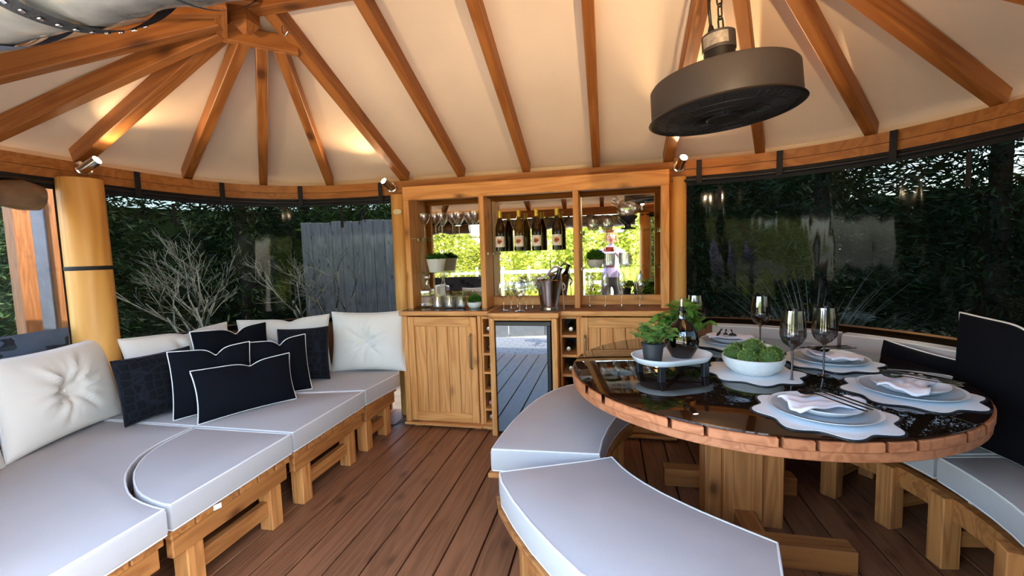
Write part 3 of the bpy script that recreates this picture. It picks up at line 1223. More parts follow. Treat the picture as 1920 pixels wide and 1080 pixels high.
# ------------------------------------------------------------------ wine bottles
def wine_bottle(loc, label, group, filled):
    b = thing('wine_bottle', label, 'bottle', loc, 0, group)
    W = WM[b]
    prof = [(.034, 0), (.0385, .004), (.039, .01), (.039, .165), (.037, .19), (.029, .222), (.019, .25), (.0145, .268), (.0138, .30), (.0155, .303), (.0155, .312), (.0138, .314)]
    put('glass_body', lathe_me(prof, 'wine', 28), b, W)
    inner = [(.033, .004), (.036, .008), (.036, .165), (.034, .19), (.026, .222), (.016, .25), (.012, .262)]
    put('wine', lathe_me(inner, filled, 20), b, W)
    put('foil', lathe_me([(.0146, .248 + .01), (.0152, .262), (.0148, .30), (.0165, .303), (.0165, .313), (.0148, .3185)], 'foil', 18), b, W)
    V, Fc = [], []
    n = 22
    for k in range(n + 1):
        a = -pi / 2 - 1.15 + 2.3 * k / n
        for z in (.036, .118):
            V.append((.0396 * cos(a), .0396 * sin(a), z))
    for k in range(n):
        Fc.append((2 * k, 2 * k + 2, 2 * k + 3, 2 * k + 1))
    put('paper_label', me_from('label', V, Fc, 'label', True), b, W)
    V = [(x, y, .010 + (z - .036) * .22) for x, y, z in V]
    put('lower_label', me_from('label2', V, Fc, 'bottledk', True), b, W)
    return b


for k, xx in enumerate((-.826, -.676, -.537, -.38)):
    wine_bottle((xx, 3.345, SH['C']), 'yellow capped wine bottle with printed cream label, %s from the left on the middle shelf' % ords[k], 'wine bottles on the middle shelf', 'winegold' if k == 1 else 'winefill')


def lying(loc, label, capm, group):
    b = thing('wine_bottle', label, 'bottle', loc, 0, group)
    Wl = Matrix.Translation((loc[0], loc[1], loc[2])) @ Matrix.Rotation(radians(-90), 4, 'X')
    prof = [(.012, 0), (.0145, .002), (.0145, .03), (.0135, .05), (.015, .065), (.024, .09), (.033, .12), (.034, .25), (.030, .255)]
    put('glass_body', lathe_me(prof, 'bottledk', 18), b, Wl)
    put('capsule', lathe_me([(.009, -.0012), (.0148, 0), (.0152, .004), (.0152, .03)], capm, 16), b, Wl)


for k, (z, c_) in enumerate(((.79, 'capsules'), (.644, 'bottledk'), (.498, 'bottledk'), (.352, 'bottledk'), (.205, 'capsulew'), (.068, 'capsules'))):
    zz = (.743, .597, .451, .307, .161, .049)[k] + .0345
    lying((-.9075, 3.19, zz), 'wine bottle lying in the narrow rack, %s slot from the top' % ords[k], c_, 'bottles in the narrow rack')
for k, zz in enumerate((.746, .598, .452, .308)):
    lying(((-.275, -.295, -.28, -.285)[k], 3.19, zz + .0345), 'wine bottle lying in the wider rack, %s slot from the top' % ords[k], 'capsules', 'bottles in the wider rack')

# ------------------------------------------------------------------ ice bucket with draped cloth
ib = thing('ice_bucket', 'polished steel champagne bucket on the worktop over the fridge', 'bucket', (-.425, 3.16, WT + .0025))
W = WM[ib]
put('pail', lathe_open([(.062, 0), (.068, .003), (.068, .024), (.064, .028), (.066, .04), (.082, .14), (.092, .2), (.098, .222), (.096, .226), (.088, .2), (.062, .04), (.001, .034)], 'steel', 36), ib, W)
for s in (-1, 1):
    a = radians(15)
    c = Vector((-.425 + s * .094 * cos(a), 3.16 + s * .094 * sin(a), WT + .17))
    put('handle', me_from('hd', *tube_VF([c + Vector((s * (.002 + .022 * sin(t)), 0, .035 - .07 * t / pi)) for t in np.linspace(0, pi, 9)], .006, 8), 'steel', True), ib)
V, Fc = [], []
for i in range(15):
    for j in range(9):
        u, v = i / 14, j / 8
        xx = -.085 + .215 * u - (.02 * max(0, u - .8) / .2)
        zz = .235 + .085 * math.exp(-((u - .62) / .26) ** 2) - 2.2 * max(0, u - .78) ** 1.3 - .01 * sin(v * 7 + u * 5)
        V.append((xx, (-.065 + .13 * v) * (1 - .35 * u) + .008 * sin(u * 9), zz))
for i in range(14):
    for j in range(8):
        Fc.append((i * 9 + j, (i + 1) * 9 + j, (i + 1) * 9 + j + 1, i * 9 + j + 1))
nk = put('cloth_napkin', me_from('nk', V, Fc, 'napkin', True), None, W)
tag(nk, 'white cloth napkin draped over the steel champagne bucket', 'napkin')
ibt = put('champagne_bottle', lathe_me([(.036, 0), (.038, .01), (.038, .15), (.028, .19), (.016, .22), (.0155, .27), (.017, .275), (.016, .285)], 'bottledk', 20), None,
          W @ Matrix.Translation((-.01, .0, .045)) @ Matrix.Rotation(radians(20), 4, 'Y'))
tag(ibt, 'dark champagne bottle standing in the steel ice bucket', 'bottle')


# ------------------------------------------------------------------ small potted plants
def tuft_me(r, h, n, mat, up=.5):
    d = rand_unit(n)
    d[:, 2] = np.abs(d[:, 2]) * (1 - up) + up * rng.random(n)
    d /= np.linalg.norm(d, axis=1, keepdims=True)
    c = d * np.array([r, r, h]) * (.55 + .45 * rng.random((n, 1)))
    D = d + .5 * rand_unit(n)
    D /= np.linalg.norm(D, axis=1, keepdims=True)
    return quads_mesh('tuft', leaf_quads(c, D, .022 + .02 * rng.random(n), .006), mat)


def small_plant(loc, label, potprof, potmat, r, h, ztuft, n=900, mat='fine'):
    t = thing('potted_plant', label, 'plant', loc)
    W = WM[t]
    put('pot', lathe_me(potprof, potmat, 28), t, W)
    f = put('foliage', tuft_me(r, h, n, mat), t, W @ Matrix.Translation((0, 0, ztuft)))
    f['kind'] = 'stuff'
    return t


small_plant((-1.378, 3.355, SH['L2']), 'tapered white pot of short grass on the lower left shelf', [(.055, 0), (.058, .003), (.078, .104), (.08, .108), (.074, .108), (.07, .095), (.001, .09)], 'whitepot', .085, .055, .10)
small_plant((-1.035, 3.27, WZ), 'small white bowl of grass at the right end of the left worktop', [(.03, 0), (.04, .003), (.055, .025), (.058, .048), (.053, .05), (.05, .042), (.001, .04)], 'whitepot', .057, .06, .05, 700)
small_plant((-.098, 3.36, SH['R2']), 'round grey stone bowl of grass on the lower right shelf', [(.04, 0), (.046, .003), (.062, .035), (.062, .055), (.056, .058), (.052, .048), (.001, .046)], 'greypot', .068, .075, .06)

# ------------------------------------------------------------------ switch on the post, power cable
sw = thing('switch', 'oval ivory light switch on the slim post left of the bar', 'switch', (-1.70, 3.328, 1.72))
put('plate', lathe_me([(.03, 0), (.03, .006), (.024, .011), (.001, .012)], 'ivory', 24), sw, Matrix.Translation((-1.69, 3.338, 1.72)) @ Matrix.Rotation(radians(90), 4, 'X') @ Matrix.Diagonal((1.25, .8, 1, 1)))
put('rocker', box_me(.02, .004, .014, 'ivory', .001), sw, Matrix.Translation((-1.69, 3.326, 1.72)))
tag(tube('power_cable', [(-1.60, 3.10, .05), (-1.65, 3.06, .03), (-1.74, 3.05, .012), (-1.86, 3.10, .01), (-1.98, 3.2, .01)], .007, 'cable'), 'black power cable trailing across the floor beside the bar cabinet', 'cable')


# ------------------------------------------------------------------ spotlights
def spotlight(base, aim, label, power, wall):
    t = thing('spotlight', label, 'lamp', base)
    b = Vector(base)
    w = Vector(wall).normalized()
    q = w.to_track_quat('Z', 'Y').to_matrix().to_4x4()
    put('base_plate', lathe_me([(.04, 0), (.042, .002), (.042, .016), (.03, .022), (.001, .023)], 'chrome', 24), t, Matrix.Translation(b) @ q)
    j = b + w * .05
    put('arm', me_from('arm', *tube_VF([b + w * .015, j], .008, 8), 'chrome', True), t)
    d = (Vector(aim) - j).normalized()
    q2 = d.to_track_quat('Z', 'Y').to_matrix().to_4x4()
    Wb = Matrix.Translation(j) @ q2
    put('barrel', lathe_open([(.001, -.035), (.024, -.034), (.0275, -.03), (.0275, .075), (.0255, .075), (.0255, .06)], 'chrome', 24), t, Wb)
    put('lens', lathe_me([(.0245, .066), (.020, .070), (.001, .072)], 'bulb', 20), t, Wb)
    L = bpy.data.lights.new('spot_bulb', 'SPOT')
    L.energy = power
    L.color = (1, .72, .42)
    L.spot_size = radians(95)
    L.spot_blend = .9
    L.shadow_soft_size = .022
    lo = put('spot_bulb', L, t, Matrix.Translation(j + d * .085) @ (-d).to_track_quat('Z', 'Y').to_matrix().to_4x4())
    return t


spotlight((-3.03, 2.02, 1.93), (-1.9, 2.3, 2.62), 'chrome spotlight aimed up the rafter above the thick left post', SPOT_W * .5, (1, -.25, .1))
spotlight((-1.745, 3.375, 1.925), (-2.1, 2.2, 2.55), 'chrome spotlight left of the bar header', SPOT_W * .5, (.1, -1, .1))
spotlight((.50, 3.37, 1.935), (.75, 2.2, 2.6), 'chrome spotlight right of the bar header', SPOT_W * 2.6, (.1, -1, .1))
spotlight((-1.70, .53, 1.93), (-1.6, 1.7, 2.6), 'chrome spotlight left of the entrance rail', SPOT_W, (0, 1, .1))
spotlight((.48, .53, 1.93), (.3, 1.7, 2.6), 'chrome spotlight right of the entrance rail', SPOT_W * 2.6, (0, 1, .1))
# the small chrome hook near the ridge
tag(tube('chrome_hook', [(CL + .03, YC + .10, 2.56), (CL + .03, YC + .10, 2.53), (CL + .045, YC + .10, 2.51), (CL + .06, YC + .10, 2.53)], .005, 'chrome'), 'tiny chrome hook at the top of the rafter near the ridge', 'hook')

# ------------------------------------------------------------------ heater lamp
HX, HY, HZ = .46, 1.95, 1.887
ht = thing('patio_heater', 'round grey hanging patio heater with a wire grille above the table', 'heater', (HX, HY, HZ))
W = Matrix.Translation((HX, HY, HZ)) @ Matrix.Rotation(radians(-4), 4, 'Y')
put('drum', lathe_open([(.283, 0), (.285, .003), (.275, .012), (.272, .128), (.262, .140), (.10, .150), (.062, .152)], 'heater', 64), ht, W)
put('rim', lathe_open([(.283, .006), (.288, .0), (.278, -.006), (.262, -.002), (.262, .01)], 'grille', 64), ht, W)
put('inner_dish', lathe_open([(.268, .01), (.26, .06), (.18, .09), (.09, .08), (.06, .05), (.055, .02)], 'heatin', 48), ht, W)
put('heating_lamp', me_from('hl', *tube_VF([(.165 * cos(a), .165 * sin(a), .05) for a in np.linspace(0, 2 * pi, 40, endpoint=False)], .012, 8, True), 'chrome', True), ht, W)
put('hub', lathe_me([(.001, -.022), (.06, -.02), (.066, -.014), (.066, -.006), (.05, 0)], 'grille', 28), ht, W)
NW = 56
wire_me = None
for k in range(NW):
    a = 2 * pi * k / NW
    if wire_me is None:
        V, Fc = tube_VF([(.06, 0, -.012), (.16, 0, -.018), (.24, 0, -.010), (.268, 0, .002)], .0013, 4)
        wire_me = me_from('wire', V, Fc, 'grille', True)
    put('grille_wire', wire_me, ht, W @ Matrix.Rotation(a, 4, 'Z'))
for rr, zz in ((.11, -.0155), (.17, -.018), (.225, -.0125)):
    put('grille_ring', me_from('gr', *tube_VF([(rr * cos(a), rr * sin(a), zz) for a in np.linspace(0, 2 * pi, 48, endpoint=False)], .0018, 5, True), 'grille', True), ht, W)
put('neck', lathe_me([(.085, .146), (.066, .17), (.060, .20), (.058, .245)], 'grille', 32), ht, W)
put('cap', lathe_me([(.0585, .245), (.0625, .246), (.0625, .31), (.055, .315), (.001, .316)], 'heater', 32), ht, W)
V, Fc = [], []
for k in range(13):
    a = radians(-165 + 95 * k / 12)
    for z in (.258, .302):
        V.append((.063 * cos(a), .063 * sin(a), z))
for k in range(12):
    Fc.append((2 * k, 2 * k + 2, 2 * k + 3, 2 * k + 1))
put('rating_plate', me_from('rp', V, Fc, 'sticker', True), ht, W)
put('gland', lathe_me([(.014, .31), (.016, .318), (.012, .335), (.008, .35)], 'grille', 14), ht, W @ Matrix.Translation((-.025, 0, 0)))
put('cable', me_from('cb', *tube_VF([(-.025, 0, .345), (-.027, 0, .42), (-.02, .01, .55), (-.01, .02, .66)], .006, 8), 'cable', True), ht, W)
link_me = me_from('link', *tube_VF([(.0105 * cos(a), 0, .022 * sin(a) + (.009 if sin(a) > 0 else -.009)) for a in np.linspace(0, 2 * pi, 20, endpoint=False)], .0035, 6, True), 'cable', True)
zz = .33
k = 0
while zz < .70:
    put('chain_link', link_me, ht, W @ Matrix.Translation((.012, 0, zz + .02)) @ Matrix.Rotation(pi / 2 * (k % 2) + .4, 4, 'Z'))
    zz += .049
    k += 1


# ------------------------------------------------------------------ upholstery
def seat_cushion(P, z0, z1, label, group, step=.05, name='seat_cushion', crown=0., fab='seat'):
    P = resample(P, step)
    cx = sum(p[0] for p in P) / len(P)
    cy = sum(p[1] for p in P) / len(P)
    t = thing(name, label, 'cushion', (cx, cy, z0), 0, group)
    put('cover', prism_me(P, z0, z1, fab, .014, 3, True, crown), t)
    Q = inset_poly(P, .005)
    tube('piping', [(x, y, z1 - .003) for x, y in Q], .0045, 'cream_pipe', t, 6, True)
    tube('piping', [(x, y, z0 + .003) for x, y in Q], .0045, 'cream_pipe', t, 6, True)
    return t


def pillow_me(w, h, t, mat, nu=26, nv=22, tuft=0., chop=0., pinch=.07, seed=0, ears=.0):
    rnd = random.Random(seed)
    phs = [rnd.uniform(0, 6.28) for _ in range(4)]

    def outl(u, v):
        x = w / 2 * u * (1 - pinch * (1 - v * v))
        z = h / 2 + h / 2 * v * (1 - pinch * (1 - u * u))
        if chop:
            z -= chop * math.exp(-abs((u - .12) / .16) ** 1.3) * max(0., (v + .2) / 1.2) ** 2
        return x, z

    V, Fc = [], []
    for side in (-1, 1):
        for j in range(nv + 1):
            for i in range(nu + 1):
                u0, v0 = -1 + 2 * i / nu, -1 + 2 * j / nv
                u, v = sin(u0 * pi / 2), sin(v0 * pi / 2)
                x, z = outl(u, v)
                f = max(0., (1 - u * u) * (1 - v * v)) ** .42
                d = t / 2 * f
                if tuft:
                    rr = hypot(u, v * h / w)
                    ph = atan2(v, u)
                    d -= tuft * math.exp(-(rr / .22) ** 2)
                    wr = (sin(9 * ph + phs[0]) + .7 * sin(15 * ph + phs[1]) + .6 * sin(23 * ph + phs[2]))
                    d += .0125 * wr * math.exp(-((rr - .28) / .26) ** 2) * f
                d += .004 * sin(u * 5 + phs[0]) * sin(v * 4 + phs[1]) * f
                d = max(d, .0)
                V.append((x, side * d, z))
    nn = (nu + 1) * (nv + 1)
    for s in (0, 1):
        for j in range(nv):
            for i in range(nu):
                a = s * nn + j * (nu + 1) + i
                q = (a, a + 1, a + nu + 2, a + nu + 1)
                Fc.append(q if s == 0 else q[::-1])
    me = me_from('pillow', V, Fc, mat, True)
    bm = bmesh.new()
    bm.from_mesh(me)
    bmesh.ops.remove_doubles(bm, verts=bm.verts, dist=.0004)
    bm.to_mesh(me)
    bm.free()
    B = []
    m = 26
    for i in range(m):
        B.append(outl(-1 + 2 * i / m, -1))
    for i in range(m):
        B.append(outl(1, -1 + 2 * i / m))
    for i in range(m):
        B.append(outl(1 - 2 * i / m, 1))
    for i in range(m):
        B.append(outl(-1, 1 - 2 * i / m))
    return me, B


def pillow(name, BL, BR, h, t, label, mat='cream', lean=12, pipe=None, tuft=0., chop=0., pinch=.07, z=.452, group=None, seed=0, roll=0, wd=None, cat='cushion'):
    a, b = Vector(BL), Vector(BR)
    w = wd or (b - a).length
    mid = (a + b) / 2
    ang = atan2(b.y - a.y, b.x - a.x)
    W = Matrix.Translation((mid.x, mid.y, z)) @ Matrix.Rotation(ang, 4, 'Z') @ Matrix.Rotation(radians(-lean), 4, 'X') @ Matrix.Rotation(radians(roll), 4, 'Y')
    o = put(name, None, None, W)
    tag(o, label, cat, group)
    nu = 56 if tuft else 28
    me, B = pillow_me(w, h, t, mat, nu, int(nu * .8), tuft, chop, pinch, seed)
    put('cover', me, o, W)
    if pipe:
        put('piping', me_from('pp', *tube_VF([(x, 0, zz) for x, zz in B], .0048, 6, True), pipe, True), o, W)
    if tuft:
        put('button', lathe_me([(.001, .008), (.010, .006), (.013, .001), (.012, -.004)], 'cream_pipe', 14), o,
            W @ Matrix.Translation((0, -(t / 2 - tuft) - .002, h / 2)) @ Matrix.Rotation(radians(90), 4, 'X'))
    return o


# ------------------------------------------------------------------ sofa frames
FX = -1.685


def bench_leg(parent, x, y, z1, s=.075, rz=0.):
    return put('leg', box_me(s, s, z1, 'leg', .004), parent, Matrix.Translation((x, y, z1 / 2)) @ Matrix.Rotation(rz, 4, 'Z'))


def sofa_frame(y0, y1, xb, label, legs, xbs=None):
    t = thing('sofa_frame', label, 'bench', (-2.0, (y0 + y1) / 2, 0), 0, 'timber sofa frames')
    xf = FX + .05
    n = max(3, int(round((y1 - y0) / .115)))
    w = (y1 - y0) / n
    for k in range(n):
        ym = y0 + (k + .5) * w
        xe = xbs(ym) if xbs else xb
        box('slat', (xe, y0 + k * w + .004, .305), (xf, y0 + (k + 1) * w - .004, .338), 'bench', t, b=.003)
    beam('apron', (FX + .02, y0 + .015, .262), (FX + .02, y1 - .015, .262), .035, .085, 'bench', t)
    beam('apron', (xb + .12, y0 + .03, .262), (xb + .12, y1 - .03, .262), .035, .085, 'bench', t)
    for yl in legs:
        bench_leg(t, FX - .012, yl, .304)
        bench_leg(t, xb + .16, yl, .304)
        beam('side_rail', (FX - .05, yl, .262), (xb + .12, yl, .262), .03, .08, 'bench', t)
    beam('stretcher', (FX - .012, legs[0] + .03, .115), (FX - .012, legs[-1] - .03, .115), .04, .075, 'bench', t)
    return t


sofa_frame(.62, 1.225, -2.75, 'timber sofa frame under the nearest seat cushion', (.72, 1.12))
sofa_frame(1.245, 1.885, -2.22, 'timber stool frame under the curved insert cushion', (1.36, 1.80))
sofa_frame(1.91, 2.60, -2.85, 'timber sofa frame under the seat with the black pillows', (2.03, 2.47))
sofa_frame(2.62, 3.06, -2.55, 'timber sofa frame in the corner beside the bar', (2.68, 2.95))

Bcurve = [(-2.236, 1.892), (-2.232, 1.80), (-2.222, 1.72), (-2.198, 1.64), (-2.165, 1.57), (-2.115, 1.50), (-2.05, 1.432), (-1.99, 1.385), (-1.93, 1.345), (-1.87, 1.31), (-1.81, 1.283), (-1.74, 1.262), (-1.66, 1.246)]
seat_cushion([(-1.622, 1.248), (-1.628, 1.898)] + Bcurve, .343, .45, 'cream half-round insert cushion slotted into the sofa front', 'sofa seat cushions')
Acurve = [(p[0] - .014, p[1] - .014) for p in Bcurve]
front_left = [p for p in arc('L', 180, 268, -.12, 16)]
seat_cushion([(-1.615, .62), (-1.618, 1.226)] + [(x, y) for x, y in Acurve[::-1] if x < -1.65] + [(-2.252, 1.90), (-2.95, 1.905)] + front_left[1:-1], .343, .45, 'large cream seat cushion curving around the insert, nearest the camera', 'sofa seat cushions')
seat_cushion([(-1.628, 1.912), (-1.632, 2.606), (-2.06, 2.50), (-2.92, 2.47), (-2.96, 1.918), (-2.25, 1.912)], .343, .45, 'cream seat cushion under the black pillows', 'sofa seat cushions')
back_left = [p for p in arc('L', 160, 100, -.12, 12)]
seat_cushion([(-1.632, 2.62), (-1.60, 3.05), (-1.64, 3.13), (-1.74, 3.25)] + back_left[::-1] + [(-2.93, 2.484), (-2.06, 2.514)], .343, .45, 'cream seat cushion in the corner beside the bar', 'sofa seat cushions')
ct = put('care_label', box_me(.03, .002, .022, 'tagw', .0005), None, Matrix.Translation((-1.612, 1.43, .335)) @ Matrix.Rotation(radians(70), 4, 'Z'))
tag(ct, 'tiny white care label hanging below the insert cushion', 'label')

gB = 'cream back cushions of the sofa'
pillow('back_cushion', (-2.18, 3.03), (-1.575, 3.115), .475, .17, 'tufted cream back cushion with button in the corner by the bar', tuft=.055, lean=8, pipe='cream_pipe', group=gB, seed=1)
pillow('back_cushion', (-2.76, 2.72), (-2.19, 3.05), .455, .16, 'cream back cushion behind the right velvet pillow', tuft=.05, chop=.03, lean=8, pipe='cream_pipe', group=gB, seed=2)
pillow('back_cushion', (-2.86, 2.03), (-2.745, 2.70), .455, .16, 'cream back cushion right of the thick log post', tuft=.05, chop=.03, lean=10, pipe='cream_pipe', group=gB, seed=3)
pillow('back_cushion', (-2.735, 1.385), (-2.92, 2.02), .485, .18, 'large tufted cream back cushion at the left with radiating folds', tuft=.06, lean=10, pipe='cream_pipe', group=gB, seed=4)
pillow('back_cushion', (-2.36, .80), (-2.71, 1.37), .47, .17, 'cream back cushion cut off by the left edge of the picture', tuft=.05, lean=12, pipe='cream_pipe', group=gB, seed=5)
pillow('back_cushion', (-1.82, .66), (-2.16, .77), .40, .17, 'cream back cushion at the lower left corner of the picture', tuft=.05, lean=10, pipe='cream_pipe', group=gB, seed=6)

gP = 'dark scatter pillows on the sofa'
pillow('scatter_pillow', (-2.64, 1.825), (-2.57, 2.24), .38, .15, 'black quilted velvet pillow leaning at the left of the group', 'velvet', lean=12, pinch=.05, group=gP, cat='pillow')
pillow('scatter_pillow', (-2.37, 2.67), (-2.05, 2.83), .40, .14, 'black quilted velvet pillow at the right of the group', 'velvet', lean=10, pinch=.05, group=gP, cat='pillow')
pillow('scatter_pillow', (-2.63, 2.27), (-2.43, 2.70), .455, .13, 'black pillow with white piping at the back of the group', 'navy', lean=8, pipe='white_pipe', chop=.05, pinch=.06, group=gP, cat='pillow')
pillow('scatter_pillow', (-2.46, 1.955), (-2.20, 2.28), .395, .13, 'black square pillow with white piping behind the front bolster, left', 'navy', lean=10, pipe='white_pipe', chop=.05, pinch=.06, group=gP, cat='pillow')
pillow('scatter_pillow', (-2.25, 2.28), (-2.035, 2.60), .385, .13, 'black square pillow with white piping behind the front bolster, right', 'navy', lean=10, pipe='white_pipe', chop=.045, pinch=.06, group=gP, cat='pillow')
pillow('scatter_pillow', (-2.255, 1.925), (-2.0, 2.40), .30, .13, 'front oblong black pillow with white piping', 'navy', lean=12, pipe='white_pipe', chop=.03, pinch=.06, group=gP, cat='pillow')

# ------------------------------------------------------------------ round table
TX, TY, TR, TZ = .64, 2.285, .832, .763
tb = thing('round_table', 'round slatted timber table with a dark glass top', 'table', (TX, TY, 0))
cuts = [-.195, -.10, .082 - .109, .206, .314, .521, .62, .813, .908, 1.089, 1.19, 1.375, 1.495]
for k in range(len(cuts) - 1):
    x0, x1 = cuts[k] + .007 - TX, cuts[k + 1] - .007 - TX
    x0, x1 = max(x0, -TR + .002), min(x1, TR - .002)
    m = 9
    up_, dn = [], []
    for i in range(m + 1):
        xx = x0 + (x1 - x0) * i / m
        yy = math.sqrt(max(0, TR * TR - xx * xx))
        up_.append((TX + xx, TY + yy))
        dn.append((TX + xx, TY - yy))
    put('top_plank', prism_me(dn + up_[::-1], .722, .7545, 'table', .003, 1), tb)
ring = [(TX + (TR - .004) * cos(a), TY + (TR - .004) * sin(a)) for a in np.linspace(0, 2 * pi, 72, endpoint=False)]
put('under_frame', prism_me(ring, .69, .7215, 'table', .003, 1), tb)
gt = put('glass_top', lathe_me([(TR - .012, .7548), (TR - .008, .756), (TR - .008, .762), (TR - .011, TZ), (.001, TZ)], 'darkglass', 96, angle=20), tb, Matrix.Translation((TX, TY, 0)))
for lx, ly in ((.615, 2.235), (.615, 2.40), (.76, 2.40)):
    pass
box('pedestal_post', (.53, 2.17, 0), (.70, 2.30, .69), 'leg', tb)
box('pedestal_post', (.455, 2.215, 0), (.53, 2.36, .69), 'leg', tb)
box('pedestal_post', (.60, 2.30, 0), (.77, 2.43, .69), 'leg', tb)
box('pedestal_post', (.70, 2.20, 0), (.80, 2.30, .69), 'leg', tb)
beam('foot_beam', (.30, 1.97, .05), (.98, 1.97, .05), .09, .1, 'bench', tb)
beam('foot_beam', (.30, 2.56, .05), (.98, 2.56, .05), .09, .1, 'bench', tb)
beam('cross_foot', (.62, 1.97, .05), (.62, 2.56, .05), .09, .098, 'bench', tb)

# ------------------------------------------------------------------ curved benches in front of the table
b1 = [(-.544, 1.88), (-.536, 2.04), (-.52, 2.20), (-.50, 2.34), (-.475, 2.47), (-.444, 2.59), (-.40, 2.70), (-.35, 2.80), (-.28, 2.89), (-.20, 2.95), (-.02, 2.84), (.10, 2.72), (.16, 2.62), (.10, 2.52), (.06, 2.43), (.02, 2.31), (-.008, 2.20), (-.035, 2.05), (-.046, 1.905)]
b2 = [(-.456, 1.685), (-.40, 1.71), (-.232, 1.783), (-.10, 1.84), (.007, 1.895), (.049, 1.805), (.085, 1.748), (.13, 1.691), (.185, 1.633), (.249, 1.578), (.305, 1.533), (.365, 1.491), (.43, 1.447), (.50, 1.402), (.45, 1.21), (.405, .99), (.30, 1.01), (.18, 1.035), (.05, 1.08), (-.02, 1.118), (-.09, 1.163), (-.182, 1.262), (-.271, 1.368), (-.356, 1.487), (-.429, 1.607)]


def curved_bench(P, label, legs):
    cx = sum(p[0] for p in P) / len(P)
    cy = sum(p[1] for p in P) / len(P)
    t = thing('curved_bench', label, 'bench', (cx, cy, 0), 0, 'curved timber benches at the table')
    Q = resample(inset_poly(P, -.012), .06)
    put('seat_board', prism_me(Q, .318, .342, 'bench', .003, 1), t)
    put('apron', prism_me(resample(inset_poly(P, .025), .06), .245, .317, 'bench', .003, 1), t)
    for lx, ly, rz in legs:
        bench_leg(t, lx, ly, .244, .07, rz)
    for a, b in zip(legs[:-1], legs[1:]):
        beam('stretcher', (a[0], a[1], .09), (b[0], b[1], .09), .035, .06, 'bench', t)
    return t


curved_bench(b1, 'timber frame of the far curved bench beside the table', ((-.44, 1.99, 0), (-.39, 2.45, .2), (-.20, 2.78, .5), (.03, 2.60, .5), (-.10, 2.06, 0)))
curved_bench(b2, 'timber frame of the near curved bench beside the table', ((-.33, 1.65, .4), (-.16, 1.36, .7), (.10, 1.16, .9), (.36, 1.10, 1.2), (.40, 1.34, 1.2), (.02, 1.74, .6)))
gS = 'cushions of the curved benches'
seat_cushion(b1, .345, .452, 'cream curved bench cushion nearer the bar', gS)
seat_cushion(b2, .345, .452, 'cream curved bench cushion nearest the camera', gS)

# ------------------------------------------------------------------ bench along the right wall
rbn = thing('wall_bench', 'timber bench frame curving along the right wall behind the table', 'bench', (1.2, 2.4, 0))
inner = arc('R', 84, -40, -.50, 40)
outer = arc('R', 84, -40, -.06, 40)
for i in range(len(inner) - 1):
    if i % 2:
        continue
    a0_, a1_, c0_, c1_ = inner[i], inner[i + 2 if i + 2 < len(inner) else i + 1], outer[i], outer[i + 2 if i + 2 < len(outer) else i + 1]
    Pq = [a0_, lerp2(a0_, a1_, .94), lerp2(c0_, c1_, .94), c0_]
    put('slat', prism_me(Pq, .305, .338, 'bench', .003, 1), rbn)
sweep_rect('apron', arc('R', 84, -40, -.53, 40), .035, .09, .215, 'bench', rbn)
for a in (78, 58, 40, 22, 6, -12, -30):
    p = arc('R', a, a, -.55, 1)[0]
    q = arc('R', a, a, -.16, 1)[0]
    ra = atan2(p[1] - YC, p[0] - CR)
    bench_leg(rbn, p[0], p[1], .304, .075, ra)
    bench_leg(rbn, q[0], q[1], .304, .075, ra)
    beam('side_rail', (p[0], p[1], .12), (q[0], q[1], .12), .035, .07, 'bench', rbn)
gR = 'seat cushions of the right wall bench'
lab = ('far seat cushion of the right bench, hidden behind the place settings', 'seat cushion of the right bench behind the right place setting', 'seat cushion at the right edge below the large black pillow')
for k, (a0, a1) in enumerate(((82, 46), (45, 9), (8, -34))):
    seat_cushion(arc('R', a0, a1, -.56, 8) + arc('R', a1, a0, -.07, 8), .343, .45, 'cream ' + lab[k], gR)
# upright back cushions against the dado
for k, (a0, a1) in enumerate(((80, 49), (48, 18), (17, -14))):
    Pq = arc('R', a0, a1, -.11, 10) + arc('R', a1, a0, -.015, 10)
    seat_cushion(Pq, .455, .80 if k < 2 else .80, ('cream back cushion of the right bench nearest the bar', 'cream back cushion of the right bench in the middle', 'cream back cushion of the right bench nearest the entrance')[k], 'back cushions of the right wall bench', name='back_cushion')
gQ = 'black pillows on the right bench'
pillow('scatter_pillow', (1.545, 2.345), (1.61, 1.78), .575, .15, 'large black pillow with white piping at the right edge', 'navy', lean=1, pipe='white_pipe', chop=.04, pinch=.05, group=gQ, cat='pillow')
pillow('scatter_pillow', (1.46, 2.81), (1.61, 2.44), .345, .12, 'small black pillow with white piping behind the plates', 'navy', lean=5, pipe='white_pipe', pinch=.05, roll=5, group=gQ, cat='pillow')


# ------------------------------------------------------------------ place settings
def wavy(cx, cy, R, n=8, amp=.085, ph=0., m=112):
    return [(cx + R * (1 + amp * cos(n * a + ph)) * cos(a), cy + R * (1 + amp * cos(n * a + ph)) * sin(a)) for a in np.linspace(0, 2 * pi, m, endpoint=False)]


def placemat(cx, cy, R, label, ph=0.):
    o = thing('placemat', label, 'placemat', (cx, cy, TZ), 0, 'wavy edged placemats')
    put('black_edge', prism_me(wavy(cx, cy, R + .008, ph=ph), TZ, TZ + .0045, 'matedge'), o)
    put('white_top', prism_me(wavy(cx, cy, R, ph=ph), TZ + .0047, TZ + .0062, 'mat'), o)
    return o


charger_me = lathe_me([(.10, 0), (.12, .002), (.158, .016), (.166, .02), (.167, .022), (.157, .0195), (.12, .008), (.001, .006)], 'white', 64)
chargerg_me = lathe_me([(.118, .0085), (.155, .0205), (.117, .0095), (.001, .0085)], 'grey_plate', 64)
plate_me = lathe_me([(.07, 0), (.08, .003), (.112, .022), (.118, .028), (.118, .0295), (.11, .0245), (.078, .008), (.001, .006)], 'white', 56)


